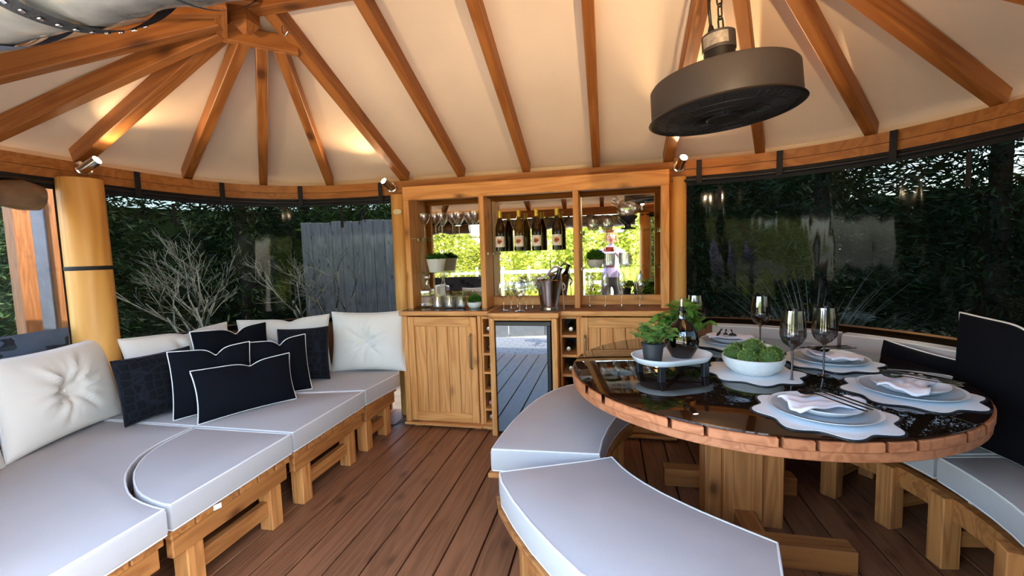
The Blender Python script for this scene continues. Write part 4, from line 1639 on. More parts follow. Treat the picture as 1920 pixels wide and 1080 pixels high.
def napkin_me(seed):
    rnd = random.Random(seed)
    ph = [rnd.uniform(0, 6) for _ in range(4)]
    V, Fc = [], []
    nx, ny = 22, 12
    for s in (0, 1):
        for i in range(nx + 1):
            for j in range(ny + 1):
                u, v = i / nx * 2 - 1, j / ny * 2 - 1
                x = .13 * u * (1 - .15 * v * v) + .012 * sin(v * 3 + ph[0])
                y = .062 * v * (1 + .25 * u) + .012 * sin(u * 3 + ph[1])
                r = hypot(x, y)
                z = .010 + .13 * max(0, r - .06) ** 1.15 if r < .115 else .010 + .13 * .055 ** 1.15 - .25 * (r - .115)
                z += .004 * sin(v * 8 + u * 2 + ph[2]) + .003 * sin(u * 7 - v * 3 + ph[3]) + .006
                V.append((x, y, max(z, -.01) + s * .008))
    k = (nx + 1) * (ny + 1)
    for s in (0, 1):
        for i in range(nx):
            for j in range(ny):
                a = s * k + i * (ny + 1) + j
                q = (a, a + ny + 1, a + ny + 2, a + 1)
                Fc.append(q if s else q[::-1])
    for i in range(nx):
        for j in (0, ny):
            a, b = i * (ny + 1) + j, (i + 1) * (ny + 1) + j
            Fc.append((a, b, b + k, a + k) if j == 0 else (b, a, a + k, b + k))
    for j in range(ny):
        for i in (0, nx):
            a, b = i * (ny + 1) + j, i * (ny + 1) + j + 1
            Fc.append((b, a, a + k, b + k) if i == 0 else (a, b, b + k, a + k))
    return me_from('napkin', V, Fc, 'napkin', True)


def flat_tool(outline, z=0., th=.002, bow=None):
    """thin metal outline [(x,halfwidth,z)] along +x"""
    V, Fc = [], []
    for x, hw, zz in outline:
        V += [(x, -hw, zz), (x, hw, zz), (x, hw, zz + th), (x, -hw, zz + th)]
    n = len(outline)
    for i in range(n - 1):
        for k in range(4):
            k2 = (k + 1) % 4
            Fc.append((i * 4 + k, (i + 1) * 4 + k, (i + 1) * 4 + k2, i * 4 + k2)[::-1])
    Fc.append((0, 1, 2, 3))
    Fc.append(tuple((n - 1) * 4 + k for k in (3, 2, 1, 0)))
    return V, Fc


handle_o = [(-.10, .0028, 0), (-.096, .0042, 0), (-.05, .0036, .001), (.0, .0026, .003), (.03, .0024, .005)]
knife_me = me_from('knife', *flat_tool([(-.11, .003, 0), (-.105, .0045, 0), (-.02, .004, .001), (0, .0035, .001), (.01, .0075, .001), (.07, .008, .001), (.10, .006, .001), (.115, .001, .001)]), 'cutlery')
sp_v, sp_f = flat_tool(handle_o + [(.045, .004, .005), (.052, .013, .003), (.065, .019, .0), (.08, .0195, -.001), (.095, .014, .001), (.102, .004, .003)])
spoon_me = me_from('spoon', sp_v, sp_f, 'cutlery')
fv, ff = flat_tool(handle_o + [(.045, .004, .005), (.055, .011, .003), (.068, .0125, .001)])
for s in (-.0108, -.0036, .0036, .0108):
    v2, f2 = flat_tool([(.067, .0016, .001), (.085, .0015, .0), (.103, .0008, .004)])
    bs = len(fv)
    fv = fv + [(x, y + s, z) for x, y, z in v2]
    ff = ff + [tuple(i + bs for i in f) for f in f2]
fork_me = me_from('fork', fv, ff, 'cutlery')


def setting(cx, cy, rot, where, ph, napa, R=.205):
    placemat(cx, cy, R, 'wavy white placemat with black edge under the %s' % where, ph)
    z = TZ + .0064
    ch = thing('charger_plate', 'pale charger plate of the %s' % where, 'plate', (cx, cy, z), 0, 'charger plates')
    put('rim', charger_me, ch, Matrix.Translation((cx, cy, z)))
    put('well', chargerg_me, ch, Matrix.Translation((cx, cy, z)))
    z2 = z + .0085
    pl = put('side_plate', plate_me, None, Matrix.Translation((cx, cy, z2 + .001)))
    tag(pl, 'small white plate on the charger of the %s' % where, 'plate', 'small plates')
    nm = napkin_me(int(ph * 100) + 3)
    W = Matrix.Translation((cx, cy, z2 + .0085)) @ Matrix.Rotation(rot + napa, 4, 'Z')
    tag(put('folded_napkin', nm, None, W), 'folded white napkin of the %s' % where, 'napkin', 'folded napkins')
    zc = z2 + .047
    for k, (nmx, mm_, kind) in enumerate((('dessert_spoon', spoon_me, 'spoon'), ('dinner_fork', fork_me, 'fork'), ('dinner_knife', knife_me, 'knife'))):
        off = (k - 1) * .034
        W = Matrix.Translation((cx, cy, zc)) @ Matrix.Rotation(rot, 4, 'Z') @ Matrix.Translation((.005 * k - .036, -off - .025, 0)) @ Matrix.Rotation(radians((3, 0, -4)[k]), 4, 'Z') @ Matrix.Scale(1.15, 4)
        tag(put(nmx, mm_, None, W), 'dark steel %s lying across the napkin of the %s' % (kind, where), kind, 'dark steel cutlery')


setting(.725, 1.675, radians(117), 'nearest place setting', .2, radians(70))
setting(1.14, 1.95, radians(143), 'right hand place setting', 1.1, radians(80))
setting(1.075, 2.435, radians(200), 'setting behind the smoked glasses', 2.0, radians(85))
setting(.72, 2.84, radians(255), 'farthest place setting', 2.9, radians(85))
placemat(.655, 2.19, .20, 'wavy white placemat under the stone bowl', .6)

# bowl of moss balls
bw = put('stone_bowl', lathe_me([(.07, 0), (.08, .002), (.115, .03), (.13, .06), (.131, .078), (.127, .08), (.12, .072), (.10, .04), (.06, .02), (.001, .018)], 'stonebowl', 48), None, Matrix.Translation((.65, 2.175, TZ + .0064)))
tag(bw, 'shallow white stone bowl filled with moss balls', 'bowl')


def moss_ball(loc, r, label):
    t = thing('moss_ball', label, 'moss ball', (loc[0], loc[1], loc[2] - r), 0, 'moss balls in the stone bowl')
    bmx = bmesh.new()
    bmesh.ops.create_icosphere(bmx, subdivisions=2, radius=r * .88)
    mm = bpy.data.meshes.new('core')
    bmx.to_mesh(mm)
    bmx.free()
    mm.materials.append(M['mossin'])
    put('core', mm, t, Matrix.Translation(loc))
    n = 520
    d = rand_unit(n)
    D = d + .45 * rand_unit(n)
    D /= np.linalg.norm(D, axis=1, keepdims=True)
    f = put('sprigs', quads_mesh('sprigs', leaf_quads(d * r * .95, D, .010, .003), 'moss'), t, Matrix.Translation(loc))
    f['kind'] = 'stuff'


mp_ = [(-.088, .0, 'left edge'), (-.045, -.072, 'front left'), (.042, -.074, 'front right'), (.088, -.002, 'right edge'), (.0, .0, 'middle, on top'), (-.045, .074, 'back left'), (.045, .074, 'back right')]
for x, y, nm in mp_:
    top = 'top' in nm
    moss_ball((.65 + x, 2.175 + y, TZ + .006 + (.118 if top else .088)), .041 if not top else .044, 'green moss ball at the %s of the stone bowl' % nm)

# tray on a black stand
ts = thing('serving_tray', 'pale oval tray on a black stand', 'tray', (.285, 2.13, TZ))
tc_ = Vector((.285, 2.13))
ta = radians(28)


def roundrect(cx, cy, a, w, d, r, m=6):
    out = []
    for sx, sy, st in ((1, 1, 0), (-1, 1, 90), (-1, -1, 180), (1, -1, 270)):
        for k in range(m + 1):
            t = radians(st + 90 * k / m)
            px_, py_ = sx * (w / 2 - r) + r * cos(t), sy * (d / 2 - r) + r * sin(t)
            out.append((cx + px_ * cos(a) - py_ * sin(a), cy + px_ * sin(a) + py_ * cos(a)))
    return out


tr_prof = [(-.0, .066), (.0, .066), (-.012, .070), (-.026, .092), (-.028, .097), (-.024, .098), (-.018, .090), (-.004, .076), (.012, .074)]
base = roundrect(.285, 2.13, ta, .385, .265, .128, 14)
V, Fc = [], []
nb = len(base)
for k, (d, z) in enumerate(tr_prof):
    Q = inset_poly(base, d + .0301)
    V += [(x, y, TZ + z - .0) for x, y in Q]
for i in range(len(tr_prof) - 1):
    for k in range(nb):
        k2 = (k + 1) % nb
        Fc.append((i * nb + k, i * nb + k2, (i + 1) * nb + k2, (i + 1) * nb + k))
Fc.append(tuple(range(nb))[::-1])
Fc.append(tuple((len(tr_prof) - 1) * nb + k for k in range(nb)))
put('dish', me_from('dish', V, Fc, 'white', True, 40), ts)
TRZ = TZ + .074
for sx in (-1, 1):
    for sy in (-1, 1):
        px_, py_ = sx * .115, sy * .09
        q = (.285 + px_ * cos(ta) - py_ * sin(ta), 2.13 + px_ * sin(ta) + py_ * cos(ta))
        put('stand_leg', box_me(.03, .022, .0655, 'blackpl', .002), ts, Matrix.Translation((q[0], q[1], TZ + .0328)) @ Matrix.Rotation(ta, 4, 'Z'))
for s in (-1, 1):
    a = (.285 - .10 * cos(ta) + s * .085 * sin(ta), 2.13 - .10 * sin(ta) - s * .085 * cos(ta))
    b = (.285 + .10 * cos(ta) - s * .085 * sin(ta), 2.13 + .10 * sin(ta) + s * .085 * cos(ta))
    beam('stand_bar', (a[0], a[1], TZ + .052), (b[0], b[1], TZ + .052), .018, .018, 'blackpl', ts)


# leafy herbs: every leaf is its own part
def leaf_mesh(L, Wd, mat, fold=.25, curl=.2):
    V, Fc = [], []
    n = 5
    for i in range(n + 1):
        t = i / n
        w = Wd * sin(pi * min(1, t * .94 + .04)) ** .8
        z = -curl * L * t * t
        V += [(L * t, -w / 2, z + fold * w * .5), (L * t, 0, z), (L * t, w / 2, z + fold * w * .5)]
    for i in range(n):
        a = i * 3
        Fc += [(a, a + 3, a + 4, a + 1), (a + 1, a + 4, a + 5, a + 2)]
    return me_from('leaf', V, Fc, mat, True)


def herb(loc, label, potp, potmat, ztop, spread, height, nst, nleaf, lm, seed, potname='pot'):
    rnd = random.Random(seed)
    t = thing('potted_herb', label, 'plant', loc)
    W0 = WM[t]
    put(potname, lathe_me(potp, potmat, 28), t, W0)
    put('soil', lathe_me([(potp[-1][0] * .93, ztop - .012), (.001, ztop - .008)], 'soil', 20), t, W0)
    tips = []
    for s in range(nst):
        a = rnd.uniform(0, 2 * pi)
        rr = spread * math.sqrt(rnd.random())
        hh = height * rnd.uniform(.55, 1.0) * (1 - .35 * (rr / spread) ** 2)
        P = [Vector((.25 * rr * cos(a), .25 * rr * sin(a), ztop - .01)), Vector((.55 * rr * cos(a), .55 * rr * sin(a), ztop + hh * .5)), Vector((rr * cos(a), rr * sin(a), ztop + hh))]
        put('stem', me_from('stem', *tube_VF(P, .0018, 4), 'stem', True), t, W0)
        tips.append((P, a))
    for k in range(nleaf):
        P, a = tips[k % nst]
        f = 1 - .65 * ((k // nst) / max(1, nleaf // nst))
        p = P[1].lerp(P[2], (f - .35) / .65) if f > .35 else P[1]
        az = rnd.uniform(0, 2 * pi)
        W = W0 @ Matrix.Translation(p) @ Matrix.Rotation(az, 4, 'Z') @ Matrix.Rotation(radians(rnd.uniform(-38, 28)), 4, 'Y') @ Matrix.Rotation(radians(rnd.uniform(-30, 30)), 4, 'X') @ Matrix.Scale(rnd.uniform(.65, 1.15), 4)
        put('leaf', lm, t, W)
    return t


l1 = leaf_mesh(.036, .026, 'herb')
l2 = leaf_mesh(.062, .036, 'basil', .3, .3)
herb((.195, 2.06, TRZ), 'bushy green herb in a dark pot at the front of the tray', [(.036, 0), (.039, .002), (.047, .07), (.047, .072), (.052, .073), (.053, .09), (.049, .09)], 'darkpot', .09, .10, .10, 40, 240, l1, 5)
herb((.405, 2.58, TZ), 'taller leafy basil plant in a black pot behind the tray', [(.042, 0), (.045, .002), (.056, .09), (.056, .10), (.052, .10)], 'blackpl', .10, .15, .215, 40, 280, l2, 9)

# dark oval bottle with pourer on the tray
ob = thing('oil_bottle', 'dark round-shouldered bottle with a steel pourer on the tray', 'bottle', (.335, 2.155, TRZ))
W = Matrix.Translation((.335, 2.155, TRZ)) @ Matrix.Rotation(radians(-15), 4, 'Z') @ Matrix.Diagonal((1, .62, 1, 1))
put('flask', lathe_me([(.04, 0), (.046, .003), (.072, .05), (.078, .085), (.070, .125), (.048, .158), (.024, .178), (.017, .19), (.0165, .215), (.019, .217), (.019, .224), (.016, .226)], 'bottle', 40), ob, W)
put('oil', lathe_me([(.036, .004), (.043, .007), (.068, .052), (.073, .085), (.071, .095)], 'winefill', 32), ob, W)
Wp = Matrix.Translation((.335, 2.155, TRZ))
put('stopper', lathe_me([(.010, .215), (.0135, .226), (.0135, .24), (.009, .245)], 'blackpl', 16), ob, Wp)
put('pourer', lathe_me([(.008, .244), (.0075, .27), (.006, .285), (.004, .288)], 'chrome', 14), ob, Wp)


# ------------------------------------------------------------------ smoked ribbed wine glasses
def smoked(loc, label):
    t = thing('smoked_wine_glass', label, 'glass', loc, 0, 'smoked ribbed wine glasses')
    W = WM[t]
    put('foot', lathe_me([(.042, 0), (.0425, .0015), (.012, .004), (.005, .010), (.0042, .03), (.0042, .13), (.006, .142)], 'smoke', 36), t, W)
    put('bowl', lathe_open([(.006, .142), (.014, .150), (.036, .168), (.0485, .195), (.050, .212), (.047, .26), (.041, .312)], 'smoke', 96, flute=24, fdepth=.012, frange=(.16, .31)), t, W)
    return t


smoked((.776, 2.075, TZ), 'smoked ribbed wine glass directly right of the moss bowl')
smoked((.936, 2.165, TZ), 'smoked ribbed wine glass second from the right, behind the nearest setting')
smoked((.83, 2.66, TZ), 'smoked ribbed wine glass behind the moss bowl')
smoked((.505, 2.735, TZ), 'smoked ribbed wine glass behind the basil plant')


# ------------------------------------------------------------------ outside: ground, patio, trees
gd = put('ground', prism_me([(-30, -.9), (30, -.9), (30, 30), (-30, 30)], -.30, -.15, 'ground'))
tag(gd, 'dark forest floor around the gazebo', 'ground', kind='structure')
gv = put('gravel_yard', prism_me([(-30, -30), (30, -30), (30, -.9), (-30, -.9)], -.30, -.13, 'gravel'))
tag(gv, 'sunlit pale gravel in front of the gazebo', 'ground', kind='structure')
patio = tag(box('patio', (-3.5, -.95, -.15), (2.5, .44, -.10), 'under'), 'dark paved patio at the entrance of the gazebo', 'patio', kind='structure')
row = 0
yy = -.94
while yy < .40:
    xx = -3.5 + (row % 2) * .11
    while xx < 2.4:
        box('paver', (xx, yy, -.10), (xx + .212, yy + .10, -.055), 'paver', patio, b=.004)
        xx += .22
    yy += .108
    row += 1
kb = thing('planter_kerb', 'grey stone kerb edging the garden bed', 'kerb', (-1.5, -1.3, -.13))
for k in range(6):
    a = Vector((-3.6 + k * .62, -.95 - .17 * k * .9, .02))
    b_ = Vector((-3.6 + (k + .98) * .62, -.95 - .17 * (k + .98) * .9, .02))
    beam('kerb_stone', a, b_, .14, .3, 'kerb', kb)


def crown_mesh(n, rx, rz, L, Wd, mat, conifer=True):
    u = rng.random(n)
    a = rng.random(n) * 2 * pi
    if conifer:
        z = rz * (u ** .9)
        r = rx * (1 - .55 * z / rz) * np.sqrt(.12 + .88 * rng.random(n)) * (.75 + .25 * np.sin(z * 9 + a * 3))
    else:
        z = rz * u
        r = rx * np.sin(np.clip(pi * (u * .92 + .06), 0, pi)) ** .6 * np.sqrt(rng.random(n))
    C = np.stack([r * np.cos(a), r * np.sin(a), z], 1)
    D = np.stack([np.cos(a), np.sin(a), -.35 + .6 * rng.random(n)], 1) + .8 * rand_unit(n)
    D /= np.linalg.norm(D, axis=1, keepdims=True)
    return quads_mesh('crown', leaf_quads(C, D, L * (.6 + .8 * rng.random(n)), Wd), mat)


trunk_me = lathe_me([(.12, 0), (.10, .4), (.085, 2.5), (.05, 6), (.01, 8)], 'bark', 10)
crowns = [crown_mesh(26000, 1.35, 7.2, .15, .028, 'needle'), crown_mesh(26000, 1.25, 6.6, .13, .026, 'needle'), crown_mesh(22000, 1.3, 6.0, .14, .026, 'needle2')]


def conifer(x, y, s, k, label):
    t = thing('conifer', label, 'tree', (x, y, -.16), 0, 'dark evergreens behind the gazebo')
    W = Matrix.Translation((x, y, -.16)) @ Matrix.Rotation(random.uniform(0, 6), 4, 'Z') @ Matrix.Scale(s, 4)
    put('trunk', trunk_me, t, W)
    f = put('foliage', crowns[k], t, W @ Matrix.Translation((0, 0, .12)))
    f['kind'] = 'stuff'
    return t


spots = [(-8.2, 2.6, 1.0, 0, 'dark evergreen farthest left, beyond the clear window'), (-7.2, 4.6, 1.05, 1, 'dark evergreen left behind the sofa screen'),
         (-6.0, 6.2, 1.0, 0, 'dark evergreen behind the left half of the sofa screen'), (-4.4, 7.3, 1.1, 2, 'lighter evergreen behind the middle of the sofa screen'),
         (-2.6, 7.6, 1.0, 1, 'dark evergreen behind the board fence'), (-.8, 7.9, 1.1, 0, 'dark evergreen straight behind the bar'),
         (1.2, 7.2, 1.0, 1, 'dark evergreen behind the left edge of the table screen'), (2.7, 6.4, 1.05, 0, 'dark evergreen behind the left half of the table screen'),
         (4.0, 5.6, 1.0, 1, 'dark evergreen behind the middle of the table screen'), (4.9, 4.5, 1.0, 0, 'dark evergreen behind the right half of the table screen'),
         (5.6, 3.0, 1.05, 2, 'lighter evergreen behind the right edge of the table screen'), (5.9, 1.4, 1.0, 1, 'dark evergreen beyond the right end of the gazebo'),
         (-6.6, 8.6, 1.2, 1, 'tall evergreen in the second row at the left'), (-2.0, 9.8, 1.25, 0, 'tall evergreen in the second row behind the fence'),
         (3.2, 8.8, 1.25, 1, 'tall evergreen in the second row behind the table screen'), (6.6, 6.4, 1.25, 0, 'tall evergreen in the second row at the right'),
         (-9.6, 5.6, 1.2, 1, 'tall evergreen in the second row at the far left'), (7.6, 3.2, 1.2, 1, 'tall evergreen in the second row at the far right')]
for s in spots:
    conifer(*s)


def hedge(P, h, label, name='evergreen_hedge'):
    t = thing(name, label, 'hedge', (P[0][0], P[0][1], -.16), 0, 'dense evergreen hedge behind the trees')
    V, Fc = [], []
    Q = resample(P, .25, False)
    nz = int(h / .25)
    for i, p in enumerate(Q):
        for k in range(nz + 1):
            w = .22 * sin(i * 2.1 + k * 1.3) + .15 * sin(i * .9 - k * 2.2)
            V.append((p[0] + w * .6, p[1] + w, -.16 + h * k / nz))
    for i in range(len(Q) - 1):
        for k in range(nz):
            a = i * (nz + 1) + k
            Fc.append((a, a + nz + 1, a + nz + 2, a + 1))
    put('hedge_body', me_from('hedge', V, Fc, 'mossin', True), t)
    n = 9000
    idx = rng.integers(0, len(V), n)
    C = np.array(V)[idx] + rng.normal(size=(n, 3)) * .2
    f = put('foliage', quads_mesh('hl', leaf_quads(C, rand_unit(n), .2, .06), 'needle'), t)
    f['kind'] = 'stuff'


hedge([(-12, -1), (-11.5, 5), (-9.5, 9), (-5, 11.2)], 2.75, 'dense dark evergreen hedge far behind the sofa screen')
hedge([(-5, 11.2), (0, 11.8), (5, 11)], 5.0, 'dense dark evergreen hedge far behind the bar')
hedge([(5, 11), (8.5, 8), (9.8, 3), (9.5, -1)], 2.45, 'dense dark evergreen hedge far behind the table screen')


# bare twiggy shrub behind the sofa screen
def bare_shrub(x, y, label, seed, hgt=1.9):
    rnd = random.Random(seed)
    t = thing('bare_shrub', label, 'shrub', (x, y, -.15))
    V, Fc = [], []

    def grow(p, d, L, r, depth):
        q = p + d * L
        mid = p + d * L * .5 + Vector((rnd.uniform(-1, 1), rnd.uniform(-1, 1), rnd.uniform(-1, 1))) * L * .06
        v, f = tube_VF([p, mid, q], r, 5, r_fn=lambda tt: r * (1 - .45 * tt), base=len(V))
        V.extend(v)
        Fc.extend(f)
        if depth > 0:
            for _ in range(3):
                nd = (d + Vector((rnd.uniform(-1, 1), rnd.uniform(-1, 1), rnd.uniform(-.6, .7))) * .75).normalized()
                grow(p + d * L * rnd.uniform(.45, 1.), nd, L * rnd.uniform(.5, .72), r * .55, depth - 1)

    for _ in range(4):
        d = Vector((rnd.uniform(-.7, .7), rnd.uniform(-.4, .4), 1)).normalized()
        grow(Vector((x, y, -.15)), d, hgt * rnd.uniform(.45, .6), .022, 4)
    o = put('branches', me_from('branches', V, Fc, 'twig', True), t)
    o['kind'] = 'stuff'


bare_shrub(-4.6, 4.3, 'pale leafless twiggy shrub behind the left of the sofa screen', 3, 2.0)
bare_shrub(-3.9, 5.3, 'pale leafless shrub left of the grey board fence', 8, 1.8)


def grass_clump(x, y, z, label, n, H, mat, spread=.5, wd=.02, group=None):
    t = thing('grass_clump', label, 'grass', (x, y, z), 0, group)
    a = rng.random(n) * 2 * pi
    l = H * (.6 + .4 * rng.random(n))
    out = spread * (.3 + .7 * rng.random(n))
    Q = []
    S = 6
    for i in range(n):
        c, s = cos(a[i]), sin(a[i])
        side = np.array([-s, c, 0]) * wd / 2
        prev = None
        for k in range(S + 1):
            f = k / S
            p = np.array([x + c * (.05 + out[i] * f ** 1.6), y + s * (.05 + out[i] * f ** 1.6), z + l[i] * (f - .25 * f * f)])
            w = side * (1 - f * .9)
            if prev is not None:
                Q += [prev[0], prev[1], p + w, p - w]
            prev = (p - w, p + w)
    o = put('blades', quads_mesh('blades', np.array(Q), mat), t)
    o['kind'] = 'stuff'
    return t


grass_clump(1.75, 4.25, -.15, 'pale dry ornamental grass behind the table screen', 130, 1.75, 'twig', 1.0, .014)
# grey board fence panel
fp = thing('board_fence', 'grey vertical board fence panel behind the sofa screen', 'fence', (-3.6, 5.5, -.15))
for k in range(9):
    x0 = -4.30 + k * .163
    box('board', (x0, 5.49 + .006 * (k % 2), -.13), (x0 + .158, 5.515 + .006 * (k % 2), 1.87 - .008 * (k % 3)), 'shed', fp)
beam('rail', (-4.3, 5.54, .4), (-2.84, 5.54, .4), .04, .07, 'shed', fp)
beam('rail', (-4.3, 5.54, 1.5), (-2.84, 5.54, 1.5), .04, .07, 'shed', fp)

# neighbouring timber shelter seen through the clear window
ns = thing('timber_shelter', 'timber framed shelter with blue-grey canvas seen through the clear window', 'shelter', (-4.3, 2.4, -.15))
for y0_, y1_ in ((2.30, 2.40), (2.515, 2.60), (1.2, 1.3)):
    box('post', (-4.25, y0_, -.13), (-4.15, y1_, 2.1), 'dado', ns)
box('canvas', (-4.22, 2.40, .3), (-4.20, 2.515, 1.95), 'bluegrey', ns, b=.002)
beam('beam', (-4.2, 1.0, 1.95), (-4.2, 2.7, 1.95), .09, .12, 'dado', ns)
beam('rail', (-4.2, 1.0, .75), (-4.2, 2.3, .75), .06, .1, 'dado', ns)
beam('rail', (-4.2, 2.6, .62), (-4.2, 3.0, .62), .06, .16, 'dado', ns)
obn = thing('outdoor_bench', 'low timber bench outside carrying a white cushion', 'bench', (-4.55, 2.78, -.15))
box('seat', (-4.8, 2.5, .62), (-4.36, 3.06, .685), 'dado', obn)
for lx_, ly_ in ((-4.76, 2.56), (-4.42, 2.56), (-4.76, 3.0), (-4.42, 3.0)):
    box('leg', (lx_ - .03, ly_ - .03, -.15), (lx_ + .03, ly_ + .03, .62), 'dado', obn)
pillow('outdoor_cushion', (-4.5, 2.62), (-4.5, 2.95), .3, .16, 'white cushion outside beside the timber shelter', 'cream', lean=4, z=.688)


# ------------------------------------------------------------------ garden behind the camera (seen in the mirror)
def shrub(x, y, s, label, mat='shrub', n=5000, rz=1.6, rx=.8):
    t = thing('garden_shrub', label, 'shrub', (x, y, -.13), 0, 'sunlit garden shrubs')
    W = Matrix.Translation((x, y, -.13)) @ Matrix.Scale(s, 4)
    put('stem', lathe_me([(.04, 0), (.03, .4), (.01, .9)], 'bark', 8), t, W)
    f = put('foliage', crown_mesh(n, rx, rz, .11, .045, mat, False), t, W)
    f['kind'] = 'stuff'


for k, (x, y, s, lb) in enumerate(((-6.4, -5.6, 1.25, 'first on the far left'), (-5.0, -6.2, 1.5, 'left of the picket fence'), (-3.4, -6.6, 1.35, 'behind the picket fence'), (-1.8, -6.8, 1.6, 'behind the tall grasses'),
                                   (-.4, -6.4, 1.5, 'behind the person'), (1.0, -6.2, 1.7, 'right of the person'), (2.4, -6.0, 1.5, 'beside the entrance post'), (3.8, -5.4, 1.6, 'on the far right'))):
    shrub(x, y, s, 'yellow-green sunlit garden shrub reflected in the mirror, ' + lb)
gg = 'yellow-green garden grasses'
grass_clump(-2.9, -3.6, -.13, 'spiky yellow-green grass reflected behind the tumblers', 170, 1.35, 'grassy', .9, .035, gg)
grass_clump(-1.9, -4.2, -.13, 'spiky yellow-green grass reflected behind the wine glasses', 170, 1.2, 'grassy', .9, .035, gg)
grass_clump(-.9, -4.6, -.13, 'spiky yellow-green grass reflected behind the ice bucket', 170, 1.2, 'grassy', .9, .035, gg)
grass_clump(.55, -4.2, -.13, 'tall yellow-green grass reflected beside the person', 170, 1.9, 'grassy', .8, .03, gg)
grass_clump(1.5, -3.8, -.13, 'yellow-green grass reflected beside the entrance post', 170, 1.5, 'grassy', .8, .03, gg)
grass_clump(-4.2, -3.0, -.13, 'spiky yellow-green grass at the far left of the garden', 170, 1.3, 'grassy', .9, .035, gg)
pf = thing('picket_fence', 'low white rail fence across the garden', 'fence', (-2.0, -5.4, -.13))
beam('rail', (-5.5, -5.4, .78), (.2, -5.4, .78), .03, .10, 'picket', pf)
beam('rail', (-5.5, -5.4, .45), (.2, -5.4, .45), .03, .10, 'picket', pf)
for k in range(8):
    xx = -5.4 + k * .78
    box('post', (xx, -5.38, -.13), (xx + .07, -5.31, .95), 'picket', pf)
for k, (x, y) in enumerate(((-.42, -1.35), (-.14, -1.5))):
    t = single('terracotta_pot', lathe_open([(.07, 0), (.075, .003), (.10, .15), (.112, .155), (.112, .18), (.098, .18), (.09, .15)], 'terracotta', 24), (x, y, -.13), 'small terracotta pot on the gravel, %s one' % ('left', 'right')[k], 'pot', 'terracotta pots')

# ------------------------------------------------------------------ the person taking the picture, seen in the mirror
pr = thing('person', 'person in a lavender shirt and dark trousers holding up a phone', 'person', (.05, -.42, -.055))


def skin_body(name, verts, edges, mats, parent, sub=2, root=0):
    me = bpy.data.meshes.new(name)
    me.from_pydata([v[:3] for v in verts], edges, [])
    o = put(name, me, parent, ID)
    md = o.modifiers.new('skin', 'SKIN')
    sv = me.skin_vertices[0].data if me.skin_vertices else None
    if sv is None:
        bpy.context.view_layer.objects.active = o
        o.select_set(True)
        bpy.ops.mesh.customdata_skin_add()
        sv = me.skin_vertices[0].data
    for i, v in enumerate(verts):
        r = v[3]
        sv[i].radius = (r, r) if not isinstance(r, tuple) else r
        sv[i].use_root = (i == root)
    ss = o.modifiers.new('sub', 'SUBSURF')
    ss.levels = sub
    ss.render_levels = sub
    me.materials.append(M[mats])
    return o


Z0 = -.055
BX, BY = .05, -.42


def bp(x, y, z, r):
    return (BX + x, BY + y, Z0 + z, r)


# torso, legs and arms in one skin
Vb = [bp(0, 0, .92, (.15, .10)), bp(0, 0, 1.10, (.13, .09)), bp(0, .01, 1.28, (.16, .10)), bp(0, .0, 1.40, (.10, .075)), bp(0, .01, 1.47, (.05, .05)), bp(0, .02, 1.52, (.05, .05)),
      bp(-.10, 0, .86, (.085, .085)), bp(-.11, .02, .48, (.06, .06)), bp(-.12, 0, .09, (.042, .042)), bp(-.12, .13, .035, (.04, .03)),
      bp(.10, 0, .86, (.085, .085)), bp(.11, .02, .48, (.06, .06)), bp(.12, 0, .09, (.042, .042)), bp(.12, .13, .035, (.04, .03)),
      bp(-.185, 0, 1.36, (.058, .058)), bp(-.25, .06, 1.14, (.045, .045)), bp(-.15, .27, 1.30, (.034, .034)), bp(-.115, .33, 1.375, (.026, .026)),
      bp(.185, 0, 1.36, (.058, .058)), bp(.25, .06, 1.14, (.045, .045)), bp(.12, .27, 1.30, (.034, .034)), bp(.055, .33, 1.375, (.026, .026))]
Eb = [(0, 1), (1, 2), (2, 3), (3, 4), (4, 5), (0, 6), (6, 7), (7, 8), (8, 9), (0, 10), (10, 11), (11, 12), (12, 13), (3, 14), (14, 15), (15, 16), (16, 17), (3, 18), (18, 19), (19, 20), (20, 21)]
body = skin_body('body', Vb, Eb, 'lav', pr)
body.data.materials.append(M['trouser'])
bt = NT('clothing')
geo = bt.n('NewGeometry')
sxyz = bt.n('SeparateXYZ')
bt.l(geo.outputs['Position'], sxyz.inputs[0])
gtn = bt.n('Math', operation='GREATER_THAN')
gtn.inputs[1].default_value = .90
bt.l(sxyz.outputs[2], gtn.inputs[0])
mixc = bt.n('Mix', data_type='RGBA')
mixc.inputs[6].default_value = lin('#3a3b42')
mixc.inputs[7].default_value = lin('#b3abd6')
bt.l(gtn.outputs[0], mixc.inputs[0])
ppb = bt.n('BsdfPrincipled', i_Roughness=.85)
bt.l(mixc.outputs[2], ppb.inputs[0])
bt.l(ppb.outputs[0], bt.out.inputs[0])
body.data.materials[0] = bt.m
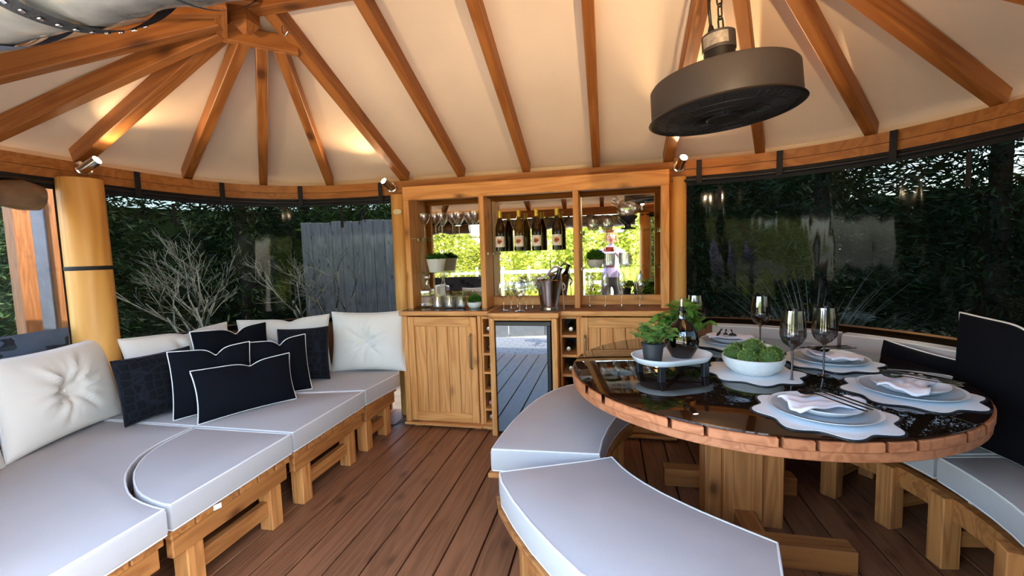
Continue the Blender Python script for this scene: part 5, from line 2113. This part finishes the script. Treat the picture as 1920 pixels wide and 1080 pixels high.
# head
bmx = bmesh.new()
bmesh.ops.create_uvsphere(bmx, u_segments=32, v_segments=24, radius=.1)
for v in bmx.verts:
    x, y, z = v.co
    zz = z / .1
    wx = .78 if zz > 0 else .78 * (1 - .30 * (-zz) ** 1.5)
    v.co = (x * wx, y * (.95 if zz > -.3 else .85), z * 1.16)
    if y > .07 and abs(x) < .02 and -.035 < z < .015:
        v.co.y += .016 * (1 - abs(x) / .02)
mh = bpy.data.meshes.new('head')
bmx.to_mesh(mh)
bmx.free()
mh.polygons.foreach_set('use_smooth', [True] * len(mh.polygons))
mh.materials.append(M['skin'])
hc = Vector((BX, BY + .035, Z0 + 1.615))
head = put('head', mh, pr, Matrix.Translation(hc))
for s in (-1, 1):
    put('eye', lathe_me([(.001, .004), (.009, .002), (.011, 0)], 'trouser', 12), head, Matrix.Translation(hc + Vector((s * .032, .083, .008))) @ Matrix.Rotation(radians(-90), 4, 'X'))
    put('ear', lathe_me([(.016, 0), (.018, .006), (.008, .010)], 'skin', 12), head, Matrix.Translation(hc + Vector((s * .076, 0, -.005))) @ Matrix.Rotation(radians(90 * s), 4, 'Y'))
put('mouth', box_me(.04, .006, .008, 'phone', .002), head, Matrix.Translation(hc + Vector((0, .078, -.06))))
nh = 900
d = rand_unit(nh)
d = d[(d[:, 2] > -.35) & ~((d[:, 1] > .45) & (d[:, 2] < .45))]
C = d * np.array([.088, .104, .124]) + np.array([0, -.008, .004])
D = np.stack([d[:, 0] * .2, -.3 + d[:, 1] * .2, -.9 + d[:, 2] * .3], 1) + .15 * rand_unit(len(d))
D /= np.linalg.norm(D, axis=1, keepdims=True)
hr = put('hair', quads_mesh('hair', leaf_quads(C * 1.04, D, .11, .034), 'hair'), pr, Matrix.Translation(hc))
hr['kind'] = 'stuff'
# hands: palm plus five fingers each
for s, hx in ((-1, -.10), (1, .045)):
    w = Vector((BX + (-.115 if s < 0 else .055), BY + .33, Z0 + 1.375))
    vs, es = [], []
    inw = -s
    vs.append((w.x, w.y, w.z, .022))
    vs.append((w.x + inw * .004, w.y + .02, w.z + .045, .024))
    es.append((0, 1))
    for f in range(4):
        b = len(vs)
        zz = w.z + .065 - f * .017
        ln = (.92, 1., .95, .78)[f]
        vs += [(w.x + inw * .008, w.y + .030, zz, .0085), (w.x + inw * .012, w.y + .052 * ln, zz + .004, .008), (w.x + inw * .032 * ln, w.y + .056 * ln, zz + .002, .007)]
        es += [(1, b), (b, b + 1), (b + 1, b + 2)]
    b = len(vs)
    vs += [(w.x + inw * .012, w.y + .006, w.z + .035, .0095), (w.x + inw * .030, w.y + .012, w.z + .055, .008), (w.x + inw * .044, w.y + .016, w.z + .062, .007)]
    es += [(0, b), (b, b + 1), (b + 1, b + 2)]
    skin_body('hand', vs, es, 'skin', pr, 1)
ph_ = tag(put('phone', box_me(.15, .009, .075, 'phone', .004), None, Matrix.Translation((.02, -.05, CAM_H - .0))), 'phone in a red case held up at eye level', 'phone')
put('camera_bump', box_me(.03, .003, .03, 'bottledk', .001), ph_, Matrix.Translation((-.03, -.044, CAM_H + .015)))
